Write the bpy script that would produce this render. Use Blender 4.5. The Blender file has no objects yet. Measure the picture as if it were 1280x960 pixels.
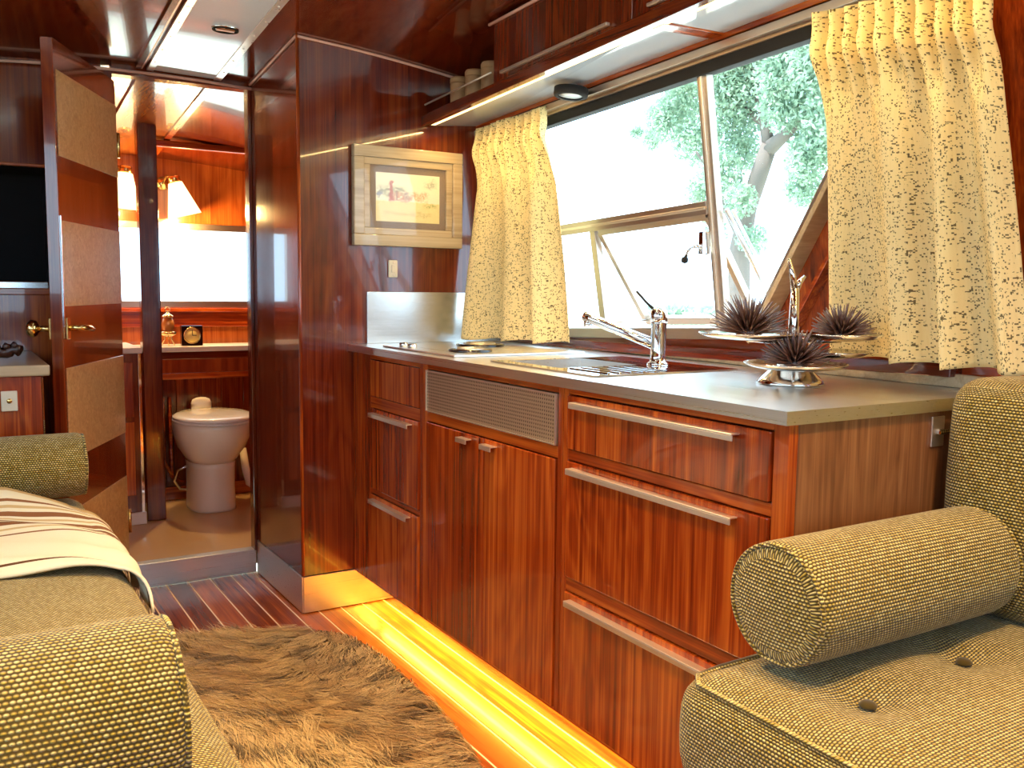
import bpy, bmesh, math, random
import numpy as np
from mathutils import Vector, Matrix
random.seed(7); RNG = np.random.default_rng(7)
PI = math.pi
SC = bpy.context.scene
COL = SC.collection

# ------------------------------------------------------------------ camera
F_PX, YAW, PITCH, ROLL, CAM_H = 1151.8, math.radians(31.456), math.radians(5.88), math.radians(0.72), 1.05
cd = bpy.data.cameras.new('camera'); cam = bpy.data.objects.new('camera', cd); COL.objects.link(cam)
fwd = Vector((math.sin(YAW)*math.cos(PITCH), math.cos(YAW)*math.cos(PITCH), -math.sin(PITCH)))
rgt0 = Vector((math.cos(YAW), -math.sin(YAW), 0)); up0 = rgt0.cross(fwd)
rgt = rgt0*math.cos(ROLL)+up0*math.sin(ROLL); upv = up0*math.cos(ROLL)-rgt0*math.sin(ROLL)
M = Matrix((rgt, upv, -fwd)).transposed().to_4x4(); M.translation = (0, 0, CAM_H)
cam.matrix_world = M
cd.sensor_fit = 'HORIZONTAL'; cd.sensor_width = 36; cd.lens = 36*F_PX/1280; cd.clip_start = 0.02
SC.camera = cam
def at(px, py, ax, v):                      # pixel -> point on the plane ax = v
    d = fwd*F_PX + rgt*(px-640) - upv*(py-480); c = Vector((0, 0, CAM_H)); i = 'xyz'.index(ax)
    return c + d*((v-c[i])/d[i])

# ------------------------------------------------------------------ sky, sun, exposure
W = bpy.data.worlds.new('sky'); SC.world = W; W.use_nodes = True
bg = W.node_tree.nodes['Background']; bg.inputs[0].default_value = (0.52, 0.78, 1.0, 1); bg.inputs[1].default_value = 5.4
sd = bpy.data.lights.new('sun', 'SUN'); sd.energy = 10.0; sd.color = (1, .95, .86); sd.angle = .01
so = bpy.data.objects.new('sun', sd); COL.objects.link(so); so.rotation_euler = (math.radians(20), 0, math.radians(-75)); so.location = (-3, -2, 6)
SC.view_settings.view_transform = 'Standard'; SC.view_settings.look = 'None'
SC.view_settings.gamma = 1; SC.view_settings.use_curve_mapping = False; SC.view_settings.exposure = 0.0

# ------------------------------------------------------------------ materials
class NT:
    def __init__(s, name):
        s.m = bpy.data.materials.new(name); s.m.use_nodes = True; s.t = s.m.node_tree
        s.b = s.t.nodes['Principled BSDF']; s.out = s.t.nodes['Material Output']
    def n(s, typ, **kw):
        x = s.t.nodes.new(typ)
        for k, v in kw.items(): setattr(x, k, v)
        return x
    def set(s, sock, v):
        if isinstance(v, bpy.types.NodeSocket): s.t.links.new(v, sock)
        elif v is not None: sock.default_value = v
    def math(s, op, a, b=None, c=None):
        x = s.n('ShaderNodeMath', operation=op)
        for i, v in enumerate((a, b, c)): s.set(x.inputs[i], v) if v is not None else None
        return x.outputs[0]
    def mix(s, f, a, b, mode='MIX'):
        x = s.n('ShaderNodeMix', data_type='RGBA', blend_type=mode); s.set(x.inputs[0], f)
        s.set(x.inputs[6], c4(a) if isinstance(a, tuple) else a); s.set(x.inputs[7], c4(b) if isinstance(b, tuple) else b)
        return x.outputs[2]
    def ramp(s, f, stops):
        x = s.n('ShaderNodeValToRGB'); e = x.color_ramp.elements
        while len(e) < len(stops): e.new(.5)
        for el, (p, c) in zip(e, stops): el.position = p; el.color = c4(c)
        s.set(x.inputs[0], f); return x.outputs[0]
    def pos(s): return s.n('ShaderNodeNewGeometry').outputs['Position']
    def uv(s): return s.n('ShaderNodeUVMap').outputs[0]
    def scale(s, v, sc):
        x = s.n('ShaderNodeVectorMath', operation='MULTIPLY'); s.set(x.inputs[0], v); x.inputs[1].default_value = sc; return x.outputs[0]
    def add(s, v, w):
        x = s.n('ShaderNodeVectorMath', operation='ADD'); s.set(x.inputs[0], v); s.set(x.inputs[1], w); return x.outputs[0]
    def sep(s, v):
        x = s.n('ShaderNodeSeparateXYZ'); s.set(x.inputs[0], v); return x.outputs
    def comb(s, a, b, c=0.0):
        x = s.n('ShaderNodeCombineXYZ'); s.set(x.inputs[0], a); s.set(x.inputs[1], b); s.set(x.inputs[2], c); return x.outputs[0]
    def noise(s, v, sc=1., det=3., rough=.5, dist=0.):
        x = s.n('ShaderNodeTexNoise'); s.set(x.inputs['Vector'], v)
        x.inputs['Scale'].default_value = sc; x.inputs['Detail'].default_value = det; x.inputs['Roughness'].default_value = rough; x.inputs['Distortion'].default_value = dist
        return x.outputs[0]
    def bump(s, h, strength=.3, dist=.002):
        x = s.n('ShaderNodeBump'); s.set(x.inputs['Height'], h); x.inputs['Strength'].default_value = strength; x.inputs['Distance'].default_value = dist
        s.t.links.new(x.outputs[0], s.b.inputs['Normal'])
    def rnd(s): return s.n('ShaderNodeObjectInfo').outputs['Random']
    def pset(s, **kw):
        for k, v in kw.items():
            if k == 'color': s.set(s.b.inputs['Base Color'], c4(v) if isinstance(v, tuple) else v)
            else: s.set(s.b.inputs[{'rough': 'Roughness', 'metal': 'Metallic', 'coat': 'Coat Weight', 'coatr': 'Coat Roughness', 'spec': 'Specular IOR Level', 'sheen': 'Sheen Weight'}[k]], v)
        return s.m
def c4(c): return (c[0], c[1], c[2], 1.0) if len(c) == 3 else c

def wood(name, axis='z', cols=((.075, .008, .003), (.20, .030, .007), (.36, .075, .016)), gloss=.22, fine=1.0, vary=.35, coat=.7):
    t = NT(name); sc = {'z': (24, 24, .7), 'y': (24, .7, 24), 'x': (.7, 24, 24)}[axis]
    r = t.rnd(); off = t.comb(t.math('MULTIPLY', r, 7.3), t.math('MULTIPLY', r, 3.1), t.math('MULTIPLY', r, 5.7))
    p = t.add(t.pos(), off); v = t.scale(p, sc)
    a = t.noise(v, 1.0*fine, 4, .6, 1.6)
    big = t.noise(t.scale(p, tuple(q*.16 if q > 1 else q*1.3 for q in sc)), 1.0*fine, 2, .5, 2.2)
    wv = t.math('SINE', t.math('MULTIPLY', t.math('ADD', big, t.math('MULTIPLY', a, .25)), 34.0))
    b = t.noise(t.scale(p, tuple(q*9 if q > 1 else q*2 for q in sc)), 1.0*fine, 3, .6)
    f = t.math('ADD', t.math('MULTIPLY', a, .78), t.math('MULTIPLY', b, .38)); f = t.math('ADD', f, t.math('MULTIPLY', wv, .04))
    f = t.math('ADD', f, t.math('MULTIPLY', t.math('SUBTRACT', r, .5), vary*.35))
    col = t.ramp(f, [(.32, cols[0]), (.55, cols[1]), (.80, cols[2])])
    t.bump(b, .06, .0006)
    return t.pset(color=col, rough=gloss, coat=coat, coatr=.03)
def plain(name, col, rough=.5, metal=0., coat=0., bump=0., bsc=200):
    t = NT(name)
    n = t.noise(t.pos(), bsc, 2); c = t.mix(t.math('MULTIPLY', n, .25), tuple(col), tuple(q*.75 for q in col))
    if bump: t.bump(n, bump, .001)
    return t.pset(color=c, rough=rough, metal=metal, coat=coat)
def brushed(name, col, axis='y', rough=.28):
    t = NT(name); sc = {'y': (60, 2, 400), 'x': (2, 60, 400), 'z': (300, 300, 3)}[axis]
    n = t.noise(t.scale(t.pos(), sc), 1., 2)
    t.bump(n, .012, .0004)
    return t.pset(color=t.mix(n, tuple(q*.86 for q in col), tuple(col)), metal=1., rough=t.math('ADD', t.math('MULTIPLY', n, .14), rough-.07))
def emit(name, col, strength):
    t = NT(name); e = t.n('ShaderNodeEmission'); e.inputs[0].default_value = c4(col); e.inputs[1].default_value = strength
    t.t.links.new(e.outputs[0], t.out.inputs[0]); return t.m
def tweed(name, pitch=.0060, lo=(.060, .036, .004), hi=(.95, .76, .28), hi2=(.74, .50, .05)):
    t = NT(name); u, v, _ = t.sep(t.scale(t.uv(), (1/pitch, 1/pitch*1.15, 1)))
    row = t.math('FLOOR', v); u2 = t.math('ADD', u, t.math('MULTIPLY', t.math('MODULO', row, 2.0), .5))
    wob = t.noise(t.scale(t.uv(), (60, 60, 1)), 1., 2)
    u2 = t.math('ADD', u2, t.math('MULTIPLY', wob, .22))
    du = t.math('SUBTRACT', t.math('FRACT', u2), .5); dv = t.math('SUBTRACT', t.math('FRACT', v), .5)
    d = t.math('SQRT', t.math('ADD', t.math('MULTIPLY', t.math('MULTIPLY', du, du), .8), t.math('MULTIPLY', t.math('MULTIPLY', dv, dv), 1.3)))
    nub = t.math('SUBTRACT', 1.0, t.math('SMOOTH_MIN', t.math('MULTIPLY', d, 2.15), 1.0, .15))
    nub = t.math('MAXIMUM', nub, 0.0)
    wn = t.n('ShaderNodeTexWhiteNoise', noise_dimensions='2D'); t.set(wn.inputs['Vector'], t.comb(t.math('FLOOR', u2), row))
    big = t.noise(t.scale(t.uv(), (5, 5, 1)), 1., 3)
    h = t.mix(wn.outputs['Value'], hi2, hi)
    f = t.math('MULTIPLY', nub, t.math('ADD', t.math('MULTIPLY', wn.outputs['Value'], .6), 1.15))
    col = t.mix(t.math('MINIMUM', f, 1.0), lo, h)
    col = t.mix(t.math('MULTIPLY', t.math('MAXIMUM', t.math('SUBTRACT', big, .45), 0.0), .7), col, (.30, .20, .04))
    t.bump(nub, .9, .003)
    return t.pset(color=col, rough=.9, sheen=.25, spec=.2)
def curtain_mat():
    t = NT('curtain_fabric'); uv = t.uv()
    p = t.scale(uv, (1/.0034, 1/.0028, 1)); fl = t.n('ShaderNodeVectorMath', operation='FLOOR'); t.set(fl.inputs[0], p)
    wn = t.n('ShaderNodeTexWhiteNoise', noise_dimensions='2D'); t.set(wn.inputs['Vector'], fl.outputs[0])
    s1 = t.noise(t.scale(uv, (45, 190, 1)), 1., 2); s2 = t.noise(t.scale(uv, (190, 22, 1)), 1., 2)
    dens = t.math('ADD', t.math('MULTIPLY', s1, .62), t.math('MULTIPLY', s2, .38))
    fleck = t.math('GREATER_THAN', t.math('ADD', t.math('MULTIPLY', wn.outputs['Value'], .42), t.math('MULTIPLY', dens, .9)), .825)
    base = t.mix(s2, (.96, .80, .43), (.88, .69, .32))
    col = t.mix(t.math('MULTIPLY', fleck, .88), base, (.07, .045, .02))
    gr = t.noise(t.scale(uv, (600, 600, 1)), 1., 2)
    t.bump(gr, .35, .0012)
    t.pset(color=col, rough=.9, spec=.15)
    tr = t.n('ShaderNodeBsdfTranslucent'); t.set(tr.inputs[0], col)
    mx = t.n('ShaderNodeMixShader'); mx.inputs[0].default_value = .16
    t.t.links.new(t.b.outputs[0], mx.inputs[1]); t.t.links.new(tr.outputs[0], mx.inputs[2]); t.t.links.new(mx.outputs[0], t.out.inputs[0])
    return t.m
def glass_mat(name, fac=.05, tint=(1, 1, 1)):
    t = NT(name); tr = t.n('ShaderNodeBsdfTransparent'); tr.inputs[0].default_value = c4(tint)
    gl = t.n('ShaderNodeBsdfGlossy'); gl.inputs['Roughness'].default_value = .02
    mx = t.n('ShaderNodeMixShader'); mx.inputs[0].default_value = fac
    t.t.links.new(tr.outputs[0], mx.inputs[1]); t.t.links.new(gl.outputs[0], mx.inputs[2]); t.t.links.new(mx.outputs[0], t.out.inputs[0])
    return t.m
def blanket_mat():
    t = NT('throw_fabric'); u, v, _ = t.sep(t.uv())
    k = t.math('ADD', v, t.math('MULTIPLY', t.noise(t.scale(t.uv(), (6, 6, 1)), 1., 1), .006))
    col = t.ramp(k, [(0, (.72, .62, .42)), (.02, (.72, .62, .42))])
    cr = [x for x in t.t.nodes if x.type == 'VALTORGB'][0].color_ramp; cr.interpolation = 'CONSTANT'
    cream, tan, brown, dark = (.80, .72, .52), (.60, .42, .20), (.27, .11, .045), (.12, .05, .02)
    seq = [(0, cream), (.06, dark), (.075, cream), (.52, brown), (.535, cream), (.57, tan), (.585, cream), (.615, brown), (.66, dark), (.675, cream), (.70, brown),
           (.74, cream), (.765, tan), (.78, cream), (.80, brown), (.83, cream), (.85, tan), (.865, cream), (.885, brown), (.90, cream), (.96, tan)]
    while len(cr.elements) < len(seq): cr.elements.new(.5)
    for e, (p, c) in zip(cr.elements, seq): e.position = p; e.color = c4(c)
    w = t.n('ShaderNodeTexWave', bands_direction='Y'); t.set(w.inputs['Vector'], t.uv()); w.inputs['Scale'].default_value = 55; w.inputs['Distortion'].default_value = 1
    t.bump(t.math('ADD', w.outputs[1], t.noise(t.scale(t.uv(), (500, 500, 1)), 1., 2)), .35, .002)
    return t.pset(color=col, rough=.9, spec=.15)
def perforated():
    t = NT('perforated_metal'); _, y, z = t.sep(t.scale(t.pos(), (1, 1/.0085, 1/.0085)))
    dy = t.math('SUBTRACT', t.math('FRACT', y), .5); dz = t.math('SUBTRACT', t.math('FRACT', z), .5)
    d = t.math('SQRT', t.math('ADD', t.math('MULTIPLY', dy, dy), t.math('MULTIPLY', dz, dz)))
    hole = t.math('LESS_THAN', d, .27)
    t.bump(t.math('SUBTRACT', 1., hole), .6, .001)
    return t.pset(color=t.mix(hole, (.62, .46, .30), (.10, .05, .02)), rough=.4, metal=t.math('SUBTRACT', .75, t.math('MULTIPLY', hole, .7)))
def landscape():
    t = NT('watercolour_print'); u, v, _ = t.sep(t.uv())
    n = t.noise(t.scale(t.uv(), (7, 6, 1)), 1., 5, .65); n2 = t.noise(t.scale(t.uv(), (16, 14, 1)), 1., 4, .6)
    sky = t.mix(n, (.93, .88, .62), (.80, .80, .60)); field = t.mix(n2, (.90, .78, .38), (.80, .66, .30))
    c = t.mix(t.math('GREATER_THAN', t.math('ADD', v, t.math('MULTIPLY', n, .08)), .46), field, sky)
    band = lambda lo, hi, x, w=0.: t.math('MULTIPLY', t.math('GREATER_THAN', x, lo), t.math('LESS_THAN', x, hi))
    vv = t.math('ADD', v, t.math('MULTIPLY', t.math('SUBTRACT', n, .5), .35)); uu = t.math('ADD', u, t.math('MULTIPLY', t.math('SUBTRACT', n2, .5), .12))
    cl = lambda x: t.math('MINIMUM', t.math('MAXIMUM', x, 0.0), 1.0)
    def sb(lo, hi, x, k): return t.math('MULTIPLY', cl(t.math('DIVIDE', t.math('SUBTRACT', x, lo), k)), cl(t.math('DIVIDE', t.math('SUBTRACT', hi, x), k)))
    n3 = t.noise(t.scale(t.uv(), (34, 26, 1)), 1., 3, .7)
    def dab(c, v0, v1, u0, u1, col, k=.05, tex=None):
        m = t.math('MULTIPLY', sb(v0, v1, vv, k), sb(u0, u1, uu, k))
        if tex is not None: m = t.math('MULTIPLY', m, cl(t.math('MULTIPLY', t.math('SUBTRACT', tex, .38), 6.0)))
        return t.mix(t.math('MULTIPLY', m, .85), c, col)
    c = dab(c, .50, .78, .0, .50, (.24, .26, .13), .10, n2); c = dab(c, .44, .66, .48, .84, (.60, .36, .18), .08, n3)
    c = dab(c, .40, .60, .18, .56, (.55, .22, .12), .04, n3); c = dab(c, .42, .84, .20, .27, (.45, .10, .07), .02)
    c = dab(c, .44, .64, .30, .34, (.25, .09, .07), .02); c = dab(c, .44, .66, .42, .52, (.30, .20, .18), .03, n3)
    c = dab(c, .30, .44, .72, .98, (.28, .34, .08), .06, n3); c = dab(c, .70, .92, .74, .97, (.34, .38, .24), .08, n3); c = dab(c, .50, .62, .0, .12, (.26, .28, .34), .04)
    c = dab(c, .12, .22, .1, .9, (.62, .52, .20), .05, n3)
    return t.pset(color=c, rough=.35, coat=.5)

RED = ((.080, .006, .0015), (.31, .038, .004), (.64, .140, .014))
WV = wood('mahogany_vertical', 'z', RED); WY = wood('mahogany_lengthwise', 'y', RED); WX = wood('mahogany_crosswise', 'x', RED)
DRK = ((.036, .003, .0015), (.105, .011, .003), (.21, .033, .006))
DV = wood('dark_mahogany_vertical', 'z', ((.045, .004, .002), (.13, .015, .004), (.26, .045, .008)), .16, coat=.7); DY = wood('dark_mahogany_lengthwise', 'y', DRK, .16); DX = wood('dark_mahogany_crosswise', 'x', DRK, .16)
PLK = wood('floor_plank_wood', 'y', ((.085, .011, .005), (.22, .042, .012), (.50, .120, .024)), .22, 1., 1.1, .12)
PLK.node_tree.nodes['Principled BSDF'].inputs['Specular IOR Level'].default_value = .25
ENDP = wood('striped_veneer', 'z', ((.13, .040, .014), (.27, .10, .035), (.42, .19, .075)), .35, 1.6)
FRAMEW = wood('pale_oak', 'x', ((.34, .24, .13), (.48, .36, .21), (.60, .48, .30)), .45)
VEN = wood('pale_veneer', 'x', ((.44, .23, .075), (.60, .34, .12), (.74, .46, .19)), .45, 2.)
ALU = brushed('brushed_steel', (.93, .92, .90), 'y', .30); ALUX = brushed('brushed_steel_crosswise', (.78, .77, .75), 'x', .24)
KSTEEL = None
BRONZE = brushed('bronze_aluminium', (.62, .50, .40), 'y', .34)
HANDLE = brushed('satin_handle', (.92, .80, .66), 'y', .45)
CHROME = plain('chrome', (.88, .88, .88), .05, 1.); BRASS = plain('brass', (.85, .62, .25), .2, 1.)
SILVER = plain('polished_silver', (.80, .74, .68), .09, 1.)
KICK = brushed('polished_kick_steel', (.80, .78, .74), 'x', .30)
LAM = plain('glossy_pale_laminate', (.60, .68, .80), .10, 0., .8)
PANEL = plain('pale_ceiling_laminate', (.80, .88, .98), .08, 0., .9)
WHITE = plain('porcelain', (.92, .84, .68), .12, 0., .6); CREAM = plain('cream_plastic', (.80, .70, .52), .4)
LEDGE = plain('white_ledge', (.85, .82, .76), .25)
BLACK = plain('matt_black', (.004, .003, .004), .85); DARKGL = plain('dark_gloss', (.012, .008, .008), .08, 0., .5)
VINYL = plain('tan_vinyl', (.62, .42, .21), .35, 0., .15, .1, 60)
CAULK = plain('pale_caulk', (.88, .66, .46), .5); TRIMP = plain('pink_copper_trim', (.75, .42, .32), .35)
TWEED = tweed('olive_tweed'); CURT = curtain_mat(); THROW = blanket_mat(); GRILLE = perforated(); PIC = landscape()
MATT = plain('grey_mount', (.26, .19, .14), .6); GLASS = glass_mat('window_glass', .035); PGLASS = glass_mat('picture_glass', .012)
SPINE = plain('urchin_spine', (.10, .045, .035), .3); SPINE.node_tree.nodes['Principled BSDF'].inputs['Coat Weight'].default_value = .5
CORK = plain('speckled_canister', (.42, .22, .10), .7, 0., 0., .6, 150)
SHADE = None

# ------------------------------------------------------------------ mesh helpers (world coordinates in, one object out)
def wloc(o):
    p = Vector((0, 0, 0))
    while o is not None: p += o.location; o = o.parent
    return p
def link(name, verts, faces, mat, parent=None, smooth=False, uvs=None, bevel=0., seg=1, cols=None, angle=35):
    verts = np.asarray(verts, float)
    if parent is None:
        base = Vector(((verts[:, 0].min()+verts[:, 0].max())/2, (verts[:, 1].min()+verts[:, 1].max())/2, verts[:, 2].min()))
        off = base
    else: base = Vector((0, 0, 0)); off = wloc(parent)
    me = bpy.data.meshes.new(name); me.from_pydata([tuple(v) for v in verts-np.array(off)], [], [tuple(f) for f in faces])
    if uvs is not None:
        l = me.uv_layers.new(name='UVMap'); uvs = np.asarray(uvs, float)
        vi = np.zeros(len(me.loops), dtype=np.int32); me.loops.foreach_get('vertex_index', vi)
        l.data.foreach_set('uv', uvs[vi].ravel() if len(uvs) == len(verts) else uvs.ravel())
    if cols is not None:
        a = me.color_attributes.new('tint', 'FLOAT_COLOR', 'POINT'); a.data.foreach_set('color', np.asarray(cols, np.float32).ravel())
    if smooth:
        me.polygons.foreach_set('use_smooth', [True]*len(me.polygons))
    me.materials.append(mat); me.update()
    o = bpy.data.objects.new(name, me); COL.objects.link(o)
    if parent is not None: o.parent = parent
    else: o.location = base
    if bevel:
        b = o.modifiers.new('bevel', 'BEVEL'); b.width = bevel; b.segments = seg; b.limit_method = 'ANGLE'; b.angle_limit = math.radians(angle)
    return o
def tag(o, label=None, cat=None, group=None, kind=None):
    if label: o['label'] = label
    if cat: o['category'] = cat
    if group: o['group'] = group
    if kind: o['kind'] = kind
    return o
def thing(name, label, cat, loc=(0, 0, 0), group=None, kind=None):
    o = bpy.data.objects.new(name, None); o.empty_display_size = .05; COL.objects.link(o); o.location = loc
    return tag(o, label, cat, group, kind)
BF = [(0, 3, 2, 1), (4, 5, 6, 7), (0, 1, 5, 4), (1, 2, 6, 5), (2, 3, 7, 6), (3, 0, 4, 7)]
def boxv(x0, x1, y0, y1, z0, z1): return [(x0, y0, z0), (x1, y0, z0), (x1, y1, z0), (x0, y1, z0), (x0, y0, z1), (x1, y0, z1), (x1, y1, z1), (x0, y1, z1)]
def box(name, x0, x1, y0, y1, z0, z1, mat, parent=None, bevel=.002, seg=2): return link(name, boxv(x0, x1, y0, y1, z0, z1), BF, mat, parent, bevel=bevel, seg=seg)
def boxes(name, lst, mat, parent=None, bevel=0.):
    v, f = [], []
    for b in lst: n = len(v); v += boxv(*b); f += [tuple(i+n for i in q) for q in BF]
    return link(name, v, f, mat, parent, bevel=bevel)
def hexa(name, bot, top, mat, parent=None, bevel=.0015): return link(name, list(bot)+list(top), BF, mat, parent, bevel=bevel, seg=2)
def bar(name, a, b, w, h, mat, parent=None, up=(0, 0, 1), bevel=.0015):      # square bar from a to b, w across, h along up
    a, b, up = Vector(a), Vector(b), Vector(up); d = (b-a).normalized(); s = d.cross(up).normalized(); u = s.cross(d)
    q = lambda p: [p-s*w/2-u*h/2, p+s*w/2-u*h/2, p+s*w/2+u*h/2, p-s*w/2+u*h/2]
    return link(name, q(a)+q(b), BF, mat, parent, bevel=bevel, seg=2)
def tubes(pts, r, seg=10, closed=False, caps=True):
    pts = [Vector(p) for p in pts]; n = len(pts); rs = r if isinstance(r, (list, tuple)) else [r]*n
    v, f = [], []; prev = None
    for i, p in enumerate(pts):
        if closed: d = pts[(i+1) % n]-pts[i-1]
        else: d = pts[min(i+1, n-1)]-pts[max(i-1, 0)]
        d.normalize()
        if prev is None: s = d.orthogonal().normalized()
        else: s = (prev-d*prev.dot(d)).normalized()
        prev = s; u = d.cross(s)
        for k in range(seg): a = 2*PI*k/seg; v.append(p+(s*math.cos(a)+u*math.sin(a))*rs[i])
    m = n if closed else n-1
    for i in range(m):
        for k in range(seg):
            j = (i+1) % n; f.append((i*seg+k, i*seg+(k+1) % seg, j*seg+(k+1) % seg, j*seg+k))
    if not closed and caps: f.append(tuple(range(seg))[::-1]); f.append(tuple((n-1)*seg+k for k in range(seg)))
    return v, f
def tube(name, pts, r, mat, parent=None, seg=10, closed=False):
    v, f = tubes(pts, r, seg, closed); return link(name, v, f, mat, parent, smooth=True)
def lathe(name, prof, loc, mat, parent=None, seg=28, axis='z', sx=1., sy=1., R=None, smooth=True, cap=False):
    v, f = [], []; n = len(prof); loc = Vector(loc)
    for r, h in prof:
        for k in range(seg):
            a = 2*PI*k/seg; p = Vector((r*math.cos(a)*sx, r*math.sin(a)*sy, h))
            if axis == 'x': p = Vector((p.z, p.x, p.y))
            elif axis == 'y': p = Vector((p.x, p.z, p.y))
            if R is not None: p = R @ p
            v.append(loc+p)
    for i in range(n-1):
        for k in range(seg): f.append((i*seg+k, i*seg+(k+1) % seg, (i+1)*seg+(k+1) % seg, (i+1)*seg+k))
    if prof[0][0] < .006 or prof[0][0] >= .9*max(q[0] for q in prof) and cap: f.append(tuple(range(seg))[::-1])
    if prof[-1][0] < .006 or cap: f.append(tuple((n-1)*seg+k for k in range(seg)))
    o = link(name, v, f, mat, parent)
    if smooth:
        for p in o.data.polygons: p.use_smooth = len(p.vertices) == 4
    return o
def join_meshes(parts):
    v, f = [], []
    for a, b in parts: n = len(v); v += list(a); f += [tuple(i+n for i in q) for q in b]
    return v, f
def grid_faces(nu, nv): return [(i*nv+j, (i+1)*nv+j, (i+1)*nv+j+1, i*nv+j+1) for i in range(nu-1) for j in range(nv-1)]
def soft_box(name, x0, x1, y0, y1, z0, z1, r, mat, parent=None, crown=.0, step=.025, dents=(), bulge=0.):
    """upholstered block: rounded edges, crowned top, optional button dents; box-projected uv in metres"""
    V, Fc, UV = [], [], []
    lo, hi = np.array([x0, y0, z0]), np.array([x1, y1, z1]); c = (lo+hi)/2; hf = (hi-lo)/2
    for ax in range(3):
        a, b = [i for i in range(3) if i != ax]
        na = max(6, int((hi[a]-lo[a])/step)); nb = max(6, int((hi[b]-lo[b])/step))
        for sgn in (-1, 1):
            n0 = len(V)
            for i in range(na+1):
                for j in range(nb+1):
                    p = np.zeros(3); p[ax] = sgn*hf[ax]; p[a] = (2*i/na-1)*hf[a]; p[b] = (2*j/nb-1)*hf[b]
                    uvp = (p[a]+c[a], p[b]+c[b])
                    q = np.clip(p, -(hf-r), hf-r); d = p-q; L = np.linalg.norm(d)
                    if L > 1e-9: p = q+d/L*r
                    g = (1-(p[0]/hf[0])**4)*(1-(p[1]/hf[1])**4)
                    w = p+c
                    if p[2] > 0: w[2] += crown*g*(p[2]/hf[2])
                    for k in (0, 1):
                        w[k] += bulge*(p[k]/hf[k])*(1-(p[2]/hf[2])**2)
                    for (dx, dy, dep, rad) in dents:
                        if p[2] > hf[2]*.5:
                            rr = math.hypot(w[0]-dx, w[1]-dy); w[2] -= dep*math.exp(-(rr/rad)**2)
                    V.append(w); UV.append(uvp)
            fc = [(n0+i*(nb+1)+j, n0+(i+1)*(nb+1)+j, n0+(i+1)*(nb+1)+j+1, n0+i*(nb+1)+j+1) for i in range(na) for j in range(nb)]
            flip = (sgn < 0) != (ax == 1)
            Fc += [q[::-1] for q in fc] if flip else fc
    o = link(name, V, Fc, mat, parent, smooth=True, uvs=UV); return o
def bolster(name, label, x0, x1, cy, cz, r, group, ang=0.):
    t = thing(name, label, 'bolster', (x0, cy, cz-r), group)
    L = x1-x0; prof = []
    rc = .022
    for k in range(7): a = PI/2*k/6; prof.append((r-rc+rc*math.sin(a), rc-rc*math.cos(a)))
    for k in range(1, 24): prof.append((r*(1+.012*math.sin(PI*k/24)), rc+(L-2*rc)*k/24))
    for k in range(7): a = PI/2*k/6; prof.append((r-rc+rc*math.cos(a), L-rc+rc*math.sin(a)))
    seg = 56; V, UV, Fc = [], [], []
    R = Matrix.Rotation(ang, 3, 'Z')
    for (rr, h) in prof:
        for k in range(seg+1):
            a = 2*PI*k/seg; w = 1+.012*math.sin(3*a+5*h)
            V.append(Vector((x0, cy, cz))+R @ Vector((h, rr*math.cos(a)*w, rr*math.sin(a)*w))); UV.append((h, a*r))
    n = seg+1
    for i in range(len(prof)-1):
        for k in range(seg): Fc.append((i*n+k, i*n+k+1, (i+1)*n+k+1, (i+1)*n+k))
    link('cover', V, Fc, TWEED, t, True, UV)
    for side, hh in (('a', .0), ('b', L)):
        V, UV, Fc = [], [], []
        rr0 = r-rc
        for i in range(6):
            for k in range(seg):
                a = 2*PI*k/seg; q = rr0*(i/5); d = (.006*(1-(i/5)**2))*(1 if hh == 0 else -1)
                V.append(Vector((x0, cy, cz))+R @ Vector((hh-d, q*math.cos(a), q*math.sin(a)))); UV.append((q*math.cos(a), q*math.sin(a)))
        for i in range(5):
            for k in range(seg): Fc.append((i*seg+k, (i+1)*seg+k, (i+1)*seg+(k+1) % seg, i*seg+(k+1) % seg))
        link('end_panel', V, Fc, TWEED, t, True, UV)
        h2 = .005 if hh == 0 else L-.005
        pts = [Vector((x0, cy, cz))+R @ Vector((h2, (r-.005)*math.cos(2*PI*k/48), (r-.005)*math.sin(2*PI*k/48))) for k in range(48)]
        v, f = tubes(pts, .0034, 6, True); link('piping', v, f, TWEED, t, True, [(p[1], p[2]) for p in v])
    return t
def struct(o, label=None): return tag(o, label, kind='structure')

# ------------------------------------------------------------------ ceiling shape
def ceil_z(x, y):
    a = 1.815-.085*(x-.6)**2
    yy = max(y, 1.0)
    b = .099-.0306*(min(yy, 2.8)-1.0)**2 - .11*max(0, yy-2.8)
    return a+b

# ================================================================== SETTING
XL, XR, YB, YC, YD, YR = -.62, 1.72, -1.25, 2.80, 3.32, 4.50
BFZ = .08
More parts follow.
